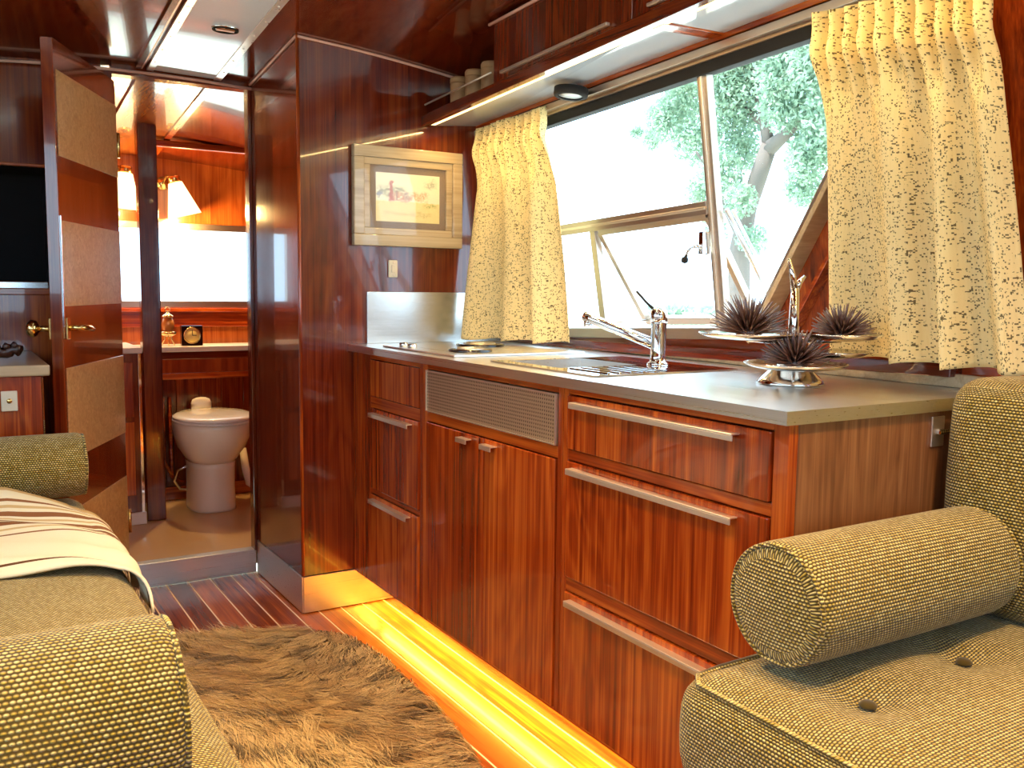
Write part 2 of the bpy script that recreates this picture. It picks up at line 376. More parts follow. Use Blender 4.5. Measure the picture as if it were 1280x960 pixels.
# floor with its planks
fl = box('floor', XL, XR, YB, YD, -.03, -.0008, CAULK, bevel=0); struct(fl, 'varnished plank floor with pale caulk lines')
pitch = .0752; x = 1.064-pitch*22
v = boxv(-(pitch-.0046)/2, (pitch-.0046)/2, YB, YD, -.012, 0)
first = None
while x < XR-.02:
    if x-0 > XL:
        if first is None:
            first = link('plank', np.array(v)+np.array([x+pitch/2, 0, 0]), BF, PLK, fl, bevel=.0008)
            first['x0'] = x; x_first = x
        else:
            o = first.copy(); COL.objects.link(o); o.parent = fl; o.location.x = x-x_first
    x += pitch
bf = box('floor_bathroom', .30, XR, YD+.0, YR, BFZ-.05, BFZ, VINYL, bevel=0); struct(bf, 'tan vinyl bathroom floor')
th = thing('trim_threshold', None, None, (.72, YD, 0), kind='structure'); th['label'] = 'polished steel threshold at the bathroom doorway'
box('riser_plate', .48, .93, YD-.012, YD-.001, 0.002, BFZ+.004, KICK, th, .0015); box('nosing', .48, .93, YD-.014, YD+.03, BFZ+.002, BFZ+.008, KICK, th, .001)

# ceiling
xs = np.linspace(XL, XR, 25); ys = np.linspace(YB, YR, 60)
V = [(x, y, ceil_z(x, y)) for x in xs for y in ys]; n0 = len(V); V += [(x, y, ceil_z(x, y)+.05) for x in xs for y in ys]
g = grid_faces(25, 60); Fc = g+[tuple(i+n0 for i in q[::-1]) for q in g]
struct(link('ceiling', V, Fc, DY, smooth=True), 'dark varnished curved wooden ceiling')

# right-hand wall with the sloping window
def wx(z): return 1.70-.154*(z-.937) if z > .937 else 1.70
def zb(y): return .935-.043*(y-1.735)
def zt(y): return 1.60-.038*(y-1.735)
def wp(y, z, d=0.): return (wx(z)+d, y, z)
def wall_panel(name, poly, mat, parent=None, d0=0., d1=.05):
    v = [wp(y, z, d0) for y, z in poly]+[wp(y, z, d1) for y, z in poly]; n = len(poly)
    f = [tuple(range(n)), tuple(range(n, 2*n))[::-1]]+[(i, i+n, (i+1) % n+n, (i+1) % n) for i in range(n)]
    return link(name, v, f, mat, parent)
YWL, YDG0, YDG1 = 2.66, 1.63, 1.13
wr = thing('wall_right', 'mahogany outer wall with the big sloping window', None, (1.72, 1.5, 0), kind='structure')
wall_panel('lower_panel', [(YB, 0), (YC+.6, 0), (YC+.6, zb(YC+.6)), (YDG0, zb(YDG0)), (YB, zb(YDG0))], WY, wr)
wall_panel('end_panel', [(YWL, zb(YWL)), (YC+.6, zb(YC+.6)), (YC+.6, 1.70), (YWL, 1.70)], WV, wr)
wall_panel('near_panel', [(YDG0, zb(YDG0)), (YDG1, zt(YDG1)), (YDG1, 1.72), (YB, 1.72), (YB, zb(YDG0))], WV, wr)
wall_panel('head_panel', [(YDG1, zt(YDG1)), (YWL, zt(YWL)), (YWL, 1.75), (YDG1, 1.75)], WY, wr)
V = boxv(1.56, 1.64, YB, YC, 1.70, 1.95); 
# wall at the end of the kitchen: the wardrobe block beside the doorway
we = thing('wall_kitchen_end', 'glossy dark mahogany wardrobe block beside the doorway', None, (1.3, 3.05, 0), kind='structure')
XW = .935
def ctop(x0, x1, y0, y1, z0, name, mat, parent, nx=8):
    xs = np.linspace(x0, x1, nx); v, f = [], []
    for x in xs:
        for y in (y0, y1): v += [(x, y, z0), (x, y, ceil_z(x, y)+.01)]
    for i in range(nx-1):
        a, b = i*4, (i+1)*4
        f += [(a, b, b+1, a+1), (a+2, a+3, b+3, b+2), (a+1, b+1, b+3, a+3), (a, a+2, b+2, b)]
    f += [(0, 1, 3, 2), ((nx-1)*4, (nx-1)*4+2, (nx-1)*4+3, (nx-1)*4+1)]
    return link(name, v, f, mat, parent)
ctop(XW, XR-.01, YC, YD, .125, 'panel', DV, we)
box('plinth', XW+.004, XR-.01, YC+.004, YD, 0, .125, BLACK, we, 0)
box('kick_plate', XW+.002, 1.27, YC-.004, YC+.003, .003, .122, KICK, we, .001); box('kick_plate', XW-.003, XW+.003, YC, YD-.012, .003, .122, KICK, we, .001)
pts = [(x, YC-.004, ceil_z(x, YC)-.004) for x in np.linspace(XW, 1.5, 12)]
tube('moulding', pts, .0045, TRIMP, we, 8); pts = [(XW-.004, y, ceil_z(XW, y)-.004) for y in np.linspace(YC, YD, 6)]; tube('moulding', pts, .0045, TRIMP, we, 8)
tube('corner_bead', [(XW+.001, YC-.001, .125), (XW+.001, YC-.001, ceil_z(XW, YC))], .0055, WV, we, 8)

# bulkhead with the doorway, and the panel with the niche left of it
wb = thing('wall_bulkhead', 'dark mahogany bulkhead around the doorway with a black niche', None, (.3, YD, 0), kind='structure')
JX = .485
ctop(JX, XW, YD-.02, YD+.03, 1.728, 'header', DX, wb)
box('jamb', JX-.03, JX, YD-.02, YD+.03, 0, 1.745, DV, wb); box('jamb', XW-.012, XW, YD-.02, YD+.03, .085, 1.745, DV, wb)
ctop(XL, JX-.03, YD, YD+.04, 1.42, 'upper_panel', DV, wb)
box('lower_panel', XL, JX-.03, YD, YD+.04, 0, 1.025, WV, wb, 0); box('niche_stile', .30, JX-.03, YD, YD+.04, 1.025, 1.42, DV, wb, 0); 
box('niche_back', XL, .32, YD+.34, YD+.36, 1.0, 1.45, BLACK, wb, 0); box('niche_side', .30, .315, YD+.04, YD+.34, 1.0, 1.45, BLACK, wb, 0)
box('niche_floor', XL, .30, YD+.0401, YD+.34, 1.005, 1.025, DARKGL, wb, 0); box('niche_top', XL, .30, YD+.04, YD+.34, 1.42, 1.44, BLACK, wb, 0)
box('niche_lip', XL, .30, YD-.012, YD+.02, 1.012, 1.034, WX, wb, .003); box('niche_lip', XL, .30, YD-.006, YD+.02, 1.414, 1.424, WX, wb, .002)
pts = [(x, YD-.024, ceil_z(x, YD)-.016) for x in np.linspace(XL, XW, 12)]; tube('moulding', pts, .005, TRIMP, wb, 8)

# left and rear walls of the saloon (behind and beside the camera), each with a window
def window_plain(name, label, orient, c, a0, a1, z0, z1):
    t = thing(name, label, None, ((c, (a0+a1)/2, z0) if orient == 'x' else ((a0+a1)/2, c, z0)), kind='structure')
    def bx(n, a, b, za, zb_, d0, d1, m):
        if orient == 'x': box(n, c+d0, c+d1, a, b, za, zb_, m, t, .002)
        else: box(n, a, b, c+d0, c+d1, za, zb_, m, t, .002)
    w = .03
    bx('window_frame', a0, a1, z0, z0+w, -.02, .02, BRONZE); bx('window_frame', a0, a1, z1-w, z1, -.02, .02, BRONZE)
    bx('window_frame', a0, a0+w, z0+w, z1-w, -.02, .02, BRONZE); bx('window_frame', a1-w, a1, z0+w, z1-w, -.02, .02, BRONZE)
    bx('pane', a0+w, a1-w, z0+w, z1-w, -.003, .003, GLASS)
    return t
wl = thing('wall_left', 'mahogany wall beside the left sofa', None, (XL, 1, 0), kind='structure')
LW = (-.75, 2.35, .98, 1.62)
box('lower_panel', XL-.05, XL, YB, YR, 0, LW[2], WV, wl, 0); box('upper_panel', XL-.05, XL, YB, YR, LW[3], 1.95, WY, wl, 0)
box('side_panel', XL-.05, XL, YB, LW[0], LW[2], LW[3], WV, wl, 0); box('side_panel', XL-.05, XL, LW[1], YR, LW[2], LW[3], WV, wl, 0)
window_plain('window_2', 'long window in the left wall', 'x', XL-.025, *LW)
wk = thing('wall_rear', 'mahogany wall at the near end of the saloon', None, (.5, YB, 0), kind='structure')
RW = (-.35, 1.45, .80, 1.62)
box('lower_panel', XL-.05, XR, YB-.05, YB, 0, RW[2], WV, wk, 0); box('upper_panel', XL-.05, XR, YB-.05, YB, RW[3], 1.95, WX, wk, 0)
box('side_panel', XL-.05, RW[0], YB-.05, YB, RW[2], RW[3], WV, wk, 0); box('side_panel', RW[1], XR, YB-.05, YB, RW[2], RW[3], WV, wk, 0)
window_plain('window_3', 'wide window in the end wall', 'y', YB-.025, *RW)

# bathroom shell
wz = thing('wall_bathroom', 'warm mahogany bathroom wall with a wide bright window', None, (.9, YR, BFZ), kind='structure')
BW = (.40, 1.50, .945, 1.335)
WBATH = wood('bathroom_mahogany', 'z', ((.20, .030, .006), (.34, .075, .012), (.50, .14, .025)), .25)
box('lower_panel', .30, XR, YR, YR+.05, BFZ, BW[2], WBATH, wz, 0); box('upper_panel', .30, XR, YR, YR+.05, BW[3], 1.75, WBATH, wz, 0)
box('side_panel', .30, BW[0], YR, YR+.05, BW[2], BW[3], WBATH, wz, 0); box('side_panel', BW[1], XR, YR, YR+.05, BW[2], BW[3], WBATH, wz, 0)
box('sill', BW[0], BW[1], YR-.03, YR, BW[2]-.02, BW[2]-.002, WX, wz); box('rail', .30, XR, YR-.01, YR-.001, .855, .925, WX, wz)
box('cornice', .30, XR, YR-.05, YR-.001, 1.655, 1.70, WX, wz, .006); box('ceiling_batten', .72, XR, 4.12, 4.16, ceil_z(1, 4.14)-.03, ceil_z(1, 4.14)-.002, WX, wz, .006)
box('side_wall', .30, .34, YD+.36, YR, BFZ, 1.80, WBATH, wz, 0); box('side_wall', XR-.05, XR, YD+.001, YR, BFZ, 1.80, WBATH, wz, 0)
window_plain('window_4', 'bright bathroom window above the white ledge', 'y', YR+.02, *BW)

# ================================================================== EXTERIOR
GZ = -.75
grd = NT('dry_lawn'); nn = grd.noise(grd.pos(), .8, 5); grd.pset(color=grd.mix(nn, (.74, .72, .62), (.62, .66, .50)), rough=.95)
V = [(x, y, GZ) for x in (-40, 60) for y in (-40, 60)]; struct(link('ground', V, [(0, 2, 3, 1)], grd.m), 'pale dry lawn outside the window')
leaf = NT('leaf'); li = leaf.noise(leaf.pos(), 6, 3); lc = leaf.mix(li, (.18, .32, .22), (.52, .64, .48)); leaf.pset(color=lc, rough=.6)
trl = leaf.n('ShaderNodeBsdfTranslucent'); leaf.set(trl.inputs[0], lc); mxl = leaf.n('ShaderNodeMixShader'); mxl.inputs[0].default_value = .35
leaf.t.links.new(leaf.b.outputs[0], mxl.inputs[1]); leaf.t.links.new(trl.outputs[0], mxl.inputs[2]); leaf.t.links.new(mxl.outputs[0], leaf.out.inputs[0])
BARK = plain('bark', (.20, .17, .15), .9, 0., 0., .8, 30)
def tree():
    Yt = 5.6
    P = lambda a, b, dy=0.: at(a, b, 'x', 7.6+dy)
    base = P(925, 330); t = thing('garden_tree', 'leafy grey-trunked tree standing outside the kitchen window', 'tree', (base.x, base.y, GZ))
    trunk = [(base.x, base.y, GZ), P(925, 310), P(935, 260), P(950, 215), P(962, 180)]
    br1 = [P(962, 185), P(985, 165), P(1010, 140), P(1040, 110, .3)]; br2 = [P(962, 185), P(955, 150), P(945, 110), P(940, 60, -.2)]
    br3 = [P(950, 150), P(920, 130), P(880, 115), P(840, 130, .2)]; br4 = [P(927, 300), P(905, 255), P(890, 215), P(870, 190, -.3)]
    br5 = [P(1010, 140), P(1080, 160), P(1160, 190, .3)]
    m = join_meshes([tubes(trunk, [.16, .12, .10, .10, .09], 10), tubes(br1, [.09, .06, .05, .03], 8), tubes(br2, [.08, .05, .04, .02], 8), tubes(br3, [.05, .035, .03, .015], 8), tubes(br4, [.05, .04, .03, .015], 8), tubes(br5, [.05, .04, .02], 8)])
    link('trunk', m[0], m[1], BARK, t, True)
    C = []
    for (a, b, r) in [(860, 110, .33), (830, 150, .26), (815, 175, .14), (900, 80, .38), (950, 70, .42), (1000, 60, .42), (1050, 70, .5), (920, 150, .36), (980, 130, .3), (870, 175, .30), (900, 215, .26), (1010, 200, .24), (880, 240, .22),
                      (930, 190, .22), (1060, 150, .45), (1100, 110, .6), (1150, 60, .6), (960, 20, .55), (1060, 0, .6), (905, 45, .3), (1100, 190, .4), (925, 250, .20), (1015, 165, .28), (940, 300, .18), (985, 95, .36), (1020, 110, .36), (1005, 235, .2), (850, 135, .3), (915, 110, .35), (895, 290, .14), (890, 265, .16), (1030, 180, .25), (795, 165, .10)]:
        c = P(a, b, random.uniform(-.35, .35)); n = int(3800*r*r*4)
        d = RNG.normal(size=(n, 3)); d /= np.linalg.norm(d, axis=1)[:, None]
        C.append(np.array(c)+d*(RNG.random((n, 1))**.45)*r)
    C = np.vstack(C); n = len(C)
    a = RNG.normal(size=(n, 3)); a /= np.linalg.norm(a, axis=1)[:, None]; b = np.cross(a, RNG.normal(size=(n, 3))); b /= np.linalg.norm(b, axis=1)[:, None]
    s = RNG.uniform(.022, .040, (n, 1))
    V = np.stack([C-a*s, C+b*s*.45, C+a*s, C-b*s*.45], 1).reshape(-1, 3); Fc = np.arange(4*n).reshape(-1, 4)
    tag(link('foliage', V, Fc.tolist(), leaf.m, t), kind='stuff')
tree()
def hedge(x, y0, y1, z1, name, label):
    n = 9000; C = np.stack([RNG.normal(x, .5, n), RNG.uniform(y0, y1, n), GZ+(z1-GZ)*RNG.random(n)**.8*(1-.15*RNG.random(n))], 1)
    a = RNG.normal(size=(n, 3)); a /= np.linalg.norm(a, axis=1)[:, None]; b = np.cross(a, RNG.normal(size=(n, 3))); b /= np.linalg.norm(b, axis=1)[:, None]
    s = RNG.uniform(.10, .2, (n, 1)); V = np.stack([C-a*s, C+b*s*.6, C+a*s, C-b*s*.6], 1).reshape(-1, 3)
    tag(link(name, V, np.arange(4*n).reshape(-1, 4).tolist(), leaf.m), label, 'hedge')
hedge(22, 10, 26, .55, 'low_hedge', 'low pale green hedge far behind the garden tree')

# ================================================================== WINDOW over the worktop
w1 = thing('window_1', 'large sloping kitchen window with bronze frame and a propped-open sash', None, (1.7, 1.9, .93), kind='structure')
wn = Vector((-1, 0, -.154)).normalized()         # inward normal of the leaning wall
def wbar(name, y0, z0, y1, z1, w=.03, d=.035, m=None, off=0.): return bar(name, wp(y0, z0, off), wp(y1, z1, off), w, d, m or BRONZE, w1, up=wn)
ZM = lambda y: 1.262-.040*(y-1.735)
wbar('bottom_rail', YWL, zb(YWL)+.012, YDG0, zb(YDG0)+.012, .03, .05); wbar('head_rail', YWL, zt(YWL)-.012, YDG1, zt(YDG1)-.012, .030, .05, BLACK)
wbar('side_rail', YWL-.012, zb(YWL), YWL-.012, zt(YWL)); wbar('diagonal_rail', YDG0-.004, zb(YDG0), YDG1+.0, zt(YDG1)-.012, .028, .05)
wbar('mullion', 1.735, zb(1.735)+.02, 1.735, zt(1.735)-.02, .034, .022); wbar('mullion_bead', 1.735, zb(1.735)+.02, 1.735, zt(1.735)-.02, .008, .034, HANDLE)
wbar('transom', YWL, ZM(YWL), 1.75, ZM(1.75), .034, .030); wbar('transom_bead', YWL, ZM(YWL), 1.75, ZM(1.75), .008, .042, HANDLE)
wbar('lower_mullion', 2.235, zb(2.235)+.02, 2.245, ZM(2.245)-.015, .026, .022)
def pane(name, poly, d=0.):
    v = [wp(y, z, d) for y, z in poly]+[wp(y, z, d+.004) for y, z in poly]; n = len(poly)
    return link(name, v, [tuple(range(n)), tuple(range(n, 2*n))[::-1]]+[(i, i+n, (i+1) % n+n, (i+1) % n) for i in range(n)], GLASS, w1)
pane('pane', [(1.755, ZM(1.755)+.015), (2.63, ZM(2.63)+.015), (2.63, zt(2.63)-.025), (1.755, zt(1.755)-.025)])
pane('pane', [(2.25, zb(2.25)+.03), (2.63, zb(2.63)+.03), (2.63, ZM(2.63)-.02), (2.25, ZM(2.25)-.02)])
pane('pane', [(1.715, zb(1.7)+.03), (1.63, zb(1.63)+.03), (1.15, zt(1.15)-.03), (1.715, zt(1.715)-.03)])
# propped-open sash hinged under the transom
HL, HR = Vector(wp(2.215, ZM(2.215)-.02)), Vector(wp(1.76, ZM(1.76)-.02))
dn = Vector((.185, 0, -.262)); BL_, BR_ = HL+dn, HR+dn
sash = bar('sash', BL_, BR_, .02, .022, BRONZE, w1, up=dn)
for a, b in ((HL, BL_), (HR, BR_), (HL, HR)): bar('sash_rail', a, b, .018, .02, BRONZE, sash, up=(1, 0, .7))
sn = dn.cross(HR-HL).normalized()*.003
link('pane', [HL, HR, BR_, BL_]+[q+sn for q in (HL, HR, BR_, BL_)], BF, GLASS, sash)
tube('stay', [wp(2.20, .955), BL_+Vector((0, -.015, 0))], .004, ALU, w1, 8); tube('stay', [wp(1.775, .955), BR_+Vector((0, .01, 0))], .004, ALU, w1, 8)
# the second, outer sash edge right of the mullion
S0 = Vector(wp(1.705, ZM(1.70)-.01, .01)); tube('stay', [S0, S0+Vector((.17, -.02, -.25))], .006, ALU, w1, 8); tube('stay', [S0+Vector((.02, 0, .0)), S0+Vector((.19, -.02, -.24))], .004, ALU, w1, 8)
# crank latch on the mullion
L0 = Vector(wp(1.75, 1.165, -.03)); 
box('latch', L0.x-.012, L0.x+.012, L0.y-.008, L0.y+.012, L0.z-.022, L0.z+.035, CHROME, w1, .003)
tube('latch_arm', [L0+Vector((-.01, 0, 0)), L0+Vector((-.03, .02, -.005)), L0+Vector((-.032, .035, -.03))], .0045, CHROME, w1, 8)
lathe('latch_knob', [(.001, -.009), (.008, -.006), (.009, 0), (.008, .006), (.001, .009)], L0+Vector((-.032, .037, -.036)), BLACK, w1, 12)
# wood sill and the boards on the near side of the diagonal
hexa('sill', [(1.66, YDG0-.55, zb(YDG0)-.05), (1.70, YDG0-.55, zb(YDG0)-.05), (1.70, YC, zb(YC)-.03), (1.66, YC, zb(YC)-.03)], [(1.66, YDG0-.55, zb(YDG0)-.022), (1.70, YDG0-.55, zb(YDG0)-.022), (1.70, YC, zb(YC)-.002), (1.66, YC, zb(YC)-.002)], DY, w1)
bar('reveal_board', wp(YDG0-.03, zb(YDG0)-.005, -.03), wp(YDG1-.03, zt(YDG1)-.02, -.03), .012, .06, FRAMEW, w1, up=wn)
bar('reveal_board', wp(YDG0-.12, zb(YDG0)-.005, -.02), wp(YDG1-.12, zt(YDG1)-.02, -.02), .010, .04, WY, w1, up=wn)

# curtain rail, rail boards and soffit above the window
def cb(y): return 1.587-.050*(y-2.607)           # lower edge of the overhead cupboards
hr = thing('trim_window_head', 'bronze and wood rails along the head of the kitchen window', None, (1.57, 1.5, 1.6), kind='structure')
for nm, x0, x1, a, b, m in (('head_board', 1.555, 1.60, .028, .052, WY), ('curtain_track', 1.548, 1.568, .004, .022, BRONZE), ('head_strip', 1.568, 1.598, -.004, .012, BRONZE)):
    y0, y1 = -.6, YC-.002
    hexa(nm, [(x0, y0, zt(y0)+a), (x1, y0, zt(y0)+a), (x1, y1, zt(y1)+a), (x0, y1, zt(y1)+a)], [(x0, y0, zt(y0)+b), (x1, y0, zt(y0)+b), (x1, y1, zt(y1)+b), (x0, y1, zt(y1)+b)], m, hr)
sf = thing('trim_soffit', 'glossy pale soffit panels between the overhead cupboards and window', None, (1.47, 1.5, 1.62), kind='structure')
def soff(nm, y0, y1, m, e=0.):
    q = lambda y, dz: [(1.375, y, cb(y)+.004+dz-e), (1.575, y, zt(y)+.040+dz-e)]
    a, b = q(y0, 0), q(y1, 0); c, d = q(y0, .012), q(y1, .012)
    hexa(nm, [a[0], a[1], b[1], b[0]], [c[0], c[1], d[1], d[0]], m, sf)
soff('soffit_panel', 1.665, YC-.002, LAM); soff('soffit_panel', -.6, 1.625, LAM); soff('batten', 1.625, 1.665, WX, .004)
dl = thing('soffit_downlight', 'small round black-rimmed downlight in the pale soffit', 'light', (1.50, 2.16, 1.575))
Rl = Matrix.Rotation(.10, 3, 'Y')
lathe('rim', [(.034, .0), (.046, .0), (.048, .006), (.048, .022), (.034, .022)], (1.50, 2.16, 1.583), BLACK, dl, 28, R=Rl)
lathe('lens', [(.001, 0), (.034, 0), (.034, .006), (.001, .006)], (1.50, 2.16, 1.586), plain('frosted_lens', (.75, .8, .85), .3), dl, 28, R=Rl)

# ================================================================== CURTAINS
def curtain(name, label, yt0, yt1, yb0, yb1, xt, xb0, xb1, zt0, zt1, zb0, zb1, folds, phase, amp, nu=150, nv=70, flip=1):
    V, UV = [], []
    rs = random.Random(phase); ph = [rs.uniform(-.4, .4) for _ in range(40)]
    S = 0.
    for i in range(nu):
        u = i/(nu-1)
        for j in range(nv):
            v = j/(nv-1)                        # 0 top .. 1 bottom
            y = (yt0+(yt1-yt0)*u)*(1-v**.8)+(yb0+(yb1-yb0)*u)*v**.8
            x = xt*(1-v)+(xb0+(xb1-xb0)*u)*v
            z = (zt0+(zt1-zt0)*u)*(1-v)+(zb0+(zb1-zb0)*u)*v
            head = math.exp(-((v-.13)/.05)**2); g = max(0., min(1., (v-.10)/.22))
            f1 = math.sin(2*PI*folds*(u+.035*math.sin(5*u+phase)+.02*v*math.sin(9*u))+phase)
            f1 = math.copysign(abs(f1)**.8, f1)
            f2 = math.sin(2*PI*folds*2.6*u+phase*2)
            x += amp*(g*(.55+.45*v)*f1 + (1-g)*.75*f2 - .45*head) + .006*math.sin(11*u+4*v)
            y += .35*amp*g*math.cos(2*PI*folds*u+phase)*v
            z += .004*math.sin(2*PI*folds*u+phase)*v+.006*(1-g)*f2*(v < .03)
            V.append((x, y, z)); UV.append((u*abs(yb1-yb0)*1.7, -v*(zt0-zb0)))
    o = link(name, V, grid_faces(nu, nv), CURT, None, True, UV)
    s = o.modifiers.new('thick', 'SOLIDIFY'); s.thickness = .0025; s.offset = 0
    return tag(o, label, 'curtain', 'flecked curtains at the kitchen window')
curtain('curtain', 'short cream flecked curtain beside the framed picture', 2.745, 2.335, 2.750, 2.275, 1.535, 1.47, 1.57, 1.582, 1.590, .884, .890, 3.2, 1.3, .026)
curtain('curtain', 'wide cream flecked curtain beside the upright sofa cushion', 1.318, .965, 1.335, .880, 1.520, 1.615, 1.575, 1.612, 1.585, .917, .915, 3.6, 2.2, .032)

# ================================================================== OVERHEAD CUPBOARD
XU = 1.35
oc = thing('overhead_cupboard', 'dark mahogany overhead cupboard with long bar handles and an open end shelf', 'cupboard', (1.45, 1.3, 1.6))
def slab(nm, x0, x1, y0, y1, za, zb_, m, parent, bevel=.0015):
    return hexa(nm, [(x0, y0, za(y0)), (x1, y0, za(y0)), (x1, y1, za(y1)), (x0, y1, za(y1))], [(x0, y0, zb_(y0)), (x1, y0, zb_(y0)), (x1, y1, zb_(y1)), (x0, y1, zb_(y1))], m, parent, bevel)
ct = lambda y: ceil_z(XU, y)-.006
ctb = lambda y: ceil_z(1.56, y)-.012
slab('bottom_board', XU, 1.372, -.6, YC-.002, cb, lambda y: cb(y)+.030, DY, oc); 
slab('shelf_board', 1.372, 1.555, 2.352, YC-.002, lambda y: zt(y)+.056, lambda y: zt(y)+.064, DY, oc)
slab('shelf_back', 1.555, 1.565, 2.352, YC-.002, lambda y: zt(y)+.056, ctb, BLACK, oc)
slab('divider', XU+.02, 1.555, 2.335, 2.350, lambda y: zt(y)+.064, ctb, DV, oc)
for y0, y1, h0, h1 in ((1.712, 2.335, 1.79, 2.28), (1.09, 1.706, 1.17, 1.645), (.47, 1.084, .55, 1.02), (-.15, .464, -.05, .42)):
    d = slab('door', XU+.004, XU+.020, y0, y1, lambda y: cb(y)+.032, lambda y: ct(y)-.004, DV, oc)
    zh = lambda y: cb(y)+.048+.012*(y-2.28)
    bar('handle', (XU-.004, h0, zh(h0)), (XU-.004, h1, zh(h1)), .012, .008, HANDLE, d)
tube('top_moulding', [(XU-.002, y, min(ct(y), 1.80+.03*(2.35-y))-.004) for y in np.linspace(2.352, .2, 14)], .0045, TRIMP, oc, 8)
tube('shelf_rail', [(XU+.01, y, cb(y)+.068) for y in (2.36, 2.6, 2.79)], .003, HANDLE, oc, 8)
for k, (y, r) in enumerate(((2.655, .029), (2.555, .030), (2.455, .030))):
    zz = zt(y)+.0645
    t = thing('canister', ['speckled brown canister with domed top beside the dark end wall', 'middle speckled brown canister of the three on the open shelf', 'speckled brown canister beside the overhead cupboard door'][k], 'canister', (1.415, y, zz), 'canisters on the open overhead shelf')
    lathe('body', [(r*.92, 0), (r, .004), (r, .062), (r*.97, .066)], (1.415, y, zz), CORK, t, 24, cap=True); lathe('lid', [(r*1.03, .0), (r*1.03, .012), (r*.9, .018), (r*.2, .020)], (1.415, y, zz+.066), CORK, t, 24, cap=True)
# led strips (real lamps of the place)
LEDM = emit('warm_led', (1.0, .72, .30), 3.5)
def led_light(parent, name, loc, sx, sy, power, col, rot=(0, 0, 0), spread=PI):
    l = bpy.data.lights.new(name, 'AREA'); l.shape = 'RECTANGLE'; l.size = sx; l.size_y = sy; l.energy = power; l.color = col
    o = bpy.data.objects.new(name, l); COL.objects.link(o); o.parent = parent; o.location = Vector(loc)-wloc(parent); o.rotation_euler = rot; l.spread = spread; return o
us = thing('cupboard_light_strip', 'warm light strip under the overhead cupboards', 'light strip', (1.38, 1.4, 1.60))
ya, yb_ = .1, 2.77
hexa('diode_tape', [(1.374, ya, cb(ya)+.0005), (1.386, ya, cb(ya)+.0005), (1.386, yb_, cb(yb_)+.0005), (1.374, yb_, cb(yb_)+.0005)], [(1.374, ya, cb(ya)+.0035), (1.386, ya, cb(ya)+.0035), (1.386, yb_, cb(yb_)+.0035), (1.374, yb_, cb(yb_)+.0035)], LEDM, us, 0)
led_light(us, 'strip_lamp', (1.382, 1.45, cb(1.45)-.012), .01, 2.6, 9., (1, .66, .24), (math.atan(.05)*-1, math.radians(0), 0))

# ================================================================== PICTURE, SWITCH
pc = thing('framed_picture', 'small landscape watercolour in a wide pale wooden frame on dark wall', 'picture', (1.30, YC, 1.185))
X0, X1, Z0, Z1 = 1.106, 1.494, 1.183, 1.498; fw = .036
for a in ((X0, X1, Z0, Z0+fw), (X0, X1, Z1-fw, Z1), (X0, X0+fw, Z0+fw, Z1-fw), (X1-fw, X1, Z0+fw, Z1-fw)): box('frame_rail', a[0], a[1], YC-.026, YC-.002, a[2], a[3], FRAMEW, pc, .003)
f2 = .022; a0, a1, b0, b1 = X0+fw, X1-fw, Z0+fw, Z1-fw
for a in ((a0, a1, b0, b0+f2), (a0, a1, b1-f2, b1), (a0, a0+f2, b0+f2, b1-f2), (a1-f2, a1, b0+f2, b1-f2)): box('slip', a[0], a[1], YC-.018, YC-.003, a[2], a[3], FRAMEW, pc, .002)
a0 += f2; a1 -= f2; b0 += f2; b1 -= f2
box('mount', a0, a1, YC-.010, YC-.003, b0, b1, MATT, pc, 0)
m = .022; link('print', [(a0+m, YC-.0105, b0+m), (a1-m, YC-.0105, b0+m), (a1-m, YC-.0105, b1-m), (a0+m, YC-.0105, b1-m)], [(0, 1, 2, 3)], PIC, pc, uvs=[(0, 0), (1, 0), (1, 1), (0, 1)])
box('glazing', a0, a1, YC-.0145, YC-.0125, b0, b1, PGLASS, pc, 0)
swt = thing('light_switch', 'small cream light switch on the wall under the picture', 'switch', (1.248, YC, 1.085))
box('plate', 1.232, 1.264, YC-.008, YC-.001, 1.083, 1.139, CREAM, swt, .003); box('rocker', 1.241, 1.255, YC-.013, YC-.007, 1.098, 1.124, CREAM, swt, .002); 
for z in (1.091, 1.131): lathe('screw', [(.0005, 0), (.0025, 0), (.0025, .002), (.0005, .002)], (1.248, YC-.010, z), HANDLE, swt, 10, 'y')

# ================================================================== KITCHEN UNITS
XF = 1.11; CZ = .868; KZ = .12
def unit(name, label, y0, y1):
    t = thing(name, label, 'cabinet', ((XF+1.69)/2, (y0+y1)/2, KZ), 'kitchen base units')
    return t
def carcass(t, y0, y1, near=False):
    boxes('carcass', [(XF+.022, 1.69, y0+.001, y0+.016, KZ, .8455), (XF+.022, 1.69, y1-.016, y1-.001, KZ, .8455), (XF+.022, 1.69, y0+.016, y1-.016, KZ, KZ+.016), (1.675, 1.69, y0+.016, y1-.016, KZ+.016, .8455)], DY, t)
def stile(t, y0, y1, z0, z1): return box('stile', XF, XF+.021, y0, y1, z0, z1, WV, t, .0015)
def rail(t, y0, y1, z0, z1): return box('rail', XF, XF+.021, y0, y1, z0, z1, WY, t, .0015)
def front(t, nm, y0, y1, z0, z1, h=None, proud=.006, m=None):
    g = .0022
    d = box(nm, XF-proud, XF+.014, y0+g, y1-g, z0+g, z1-g, m or WV, t, .002)
    if h:
        boxes('handle', [(XF-proud-.018, XF-proud+.002, h[0], h[1], z1-.0165, z1-.0135), (XF-proud-.018, XF-proud-.0145, h[0], h[1], z1-.026, z1-.0165)], HANDLE, d, .0008)
    return d
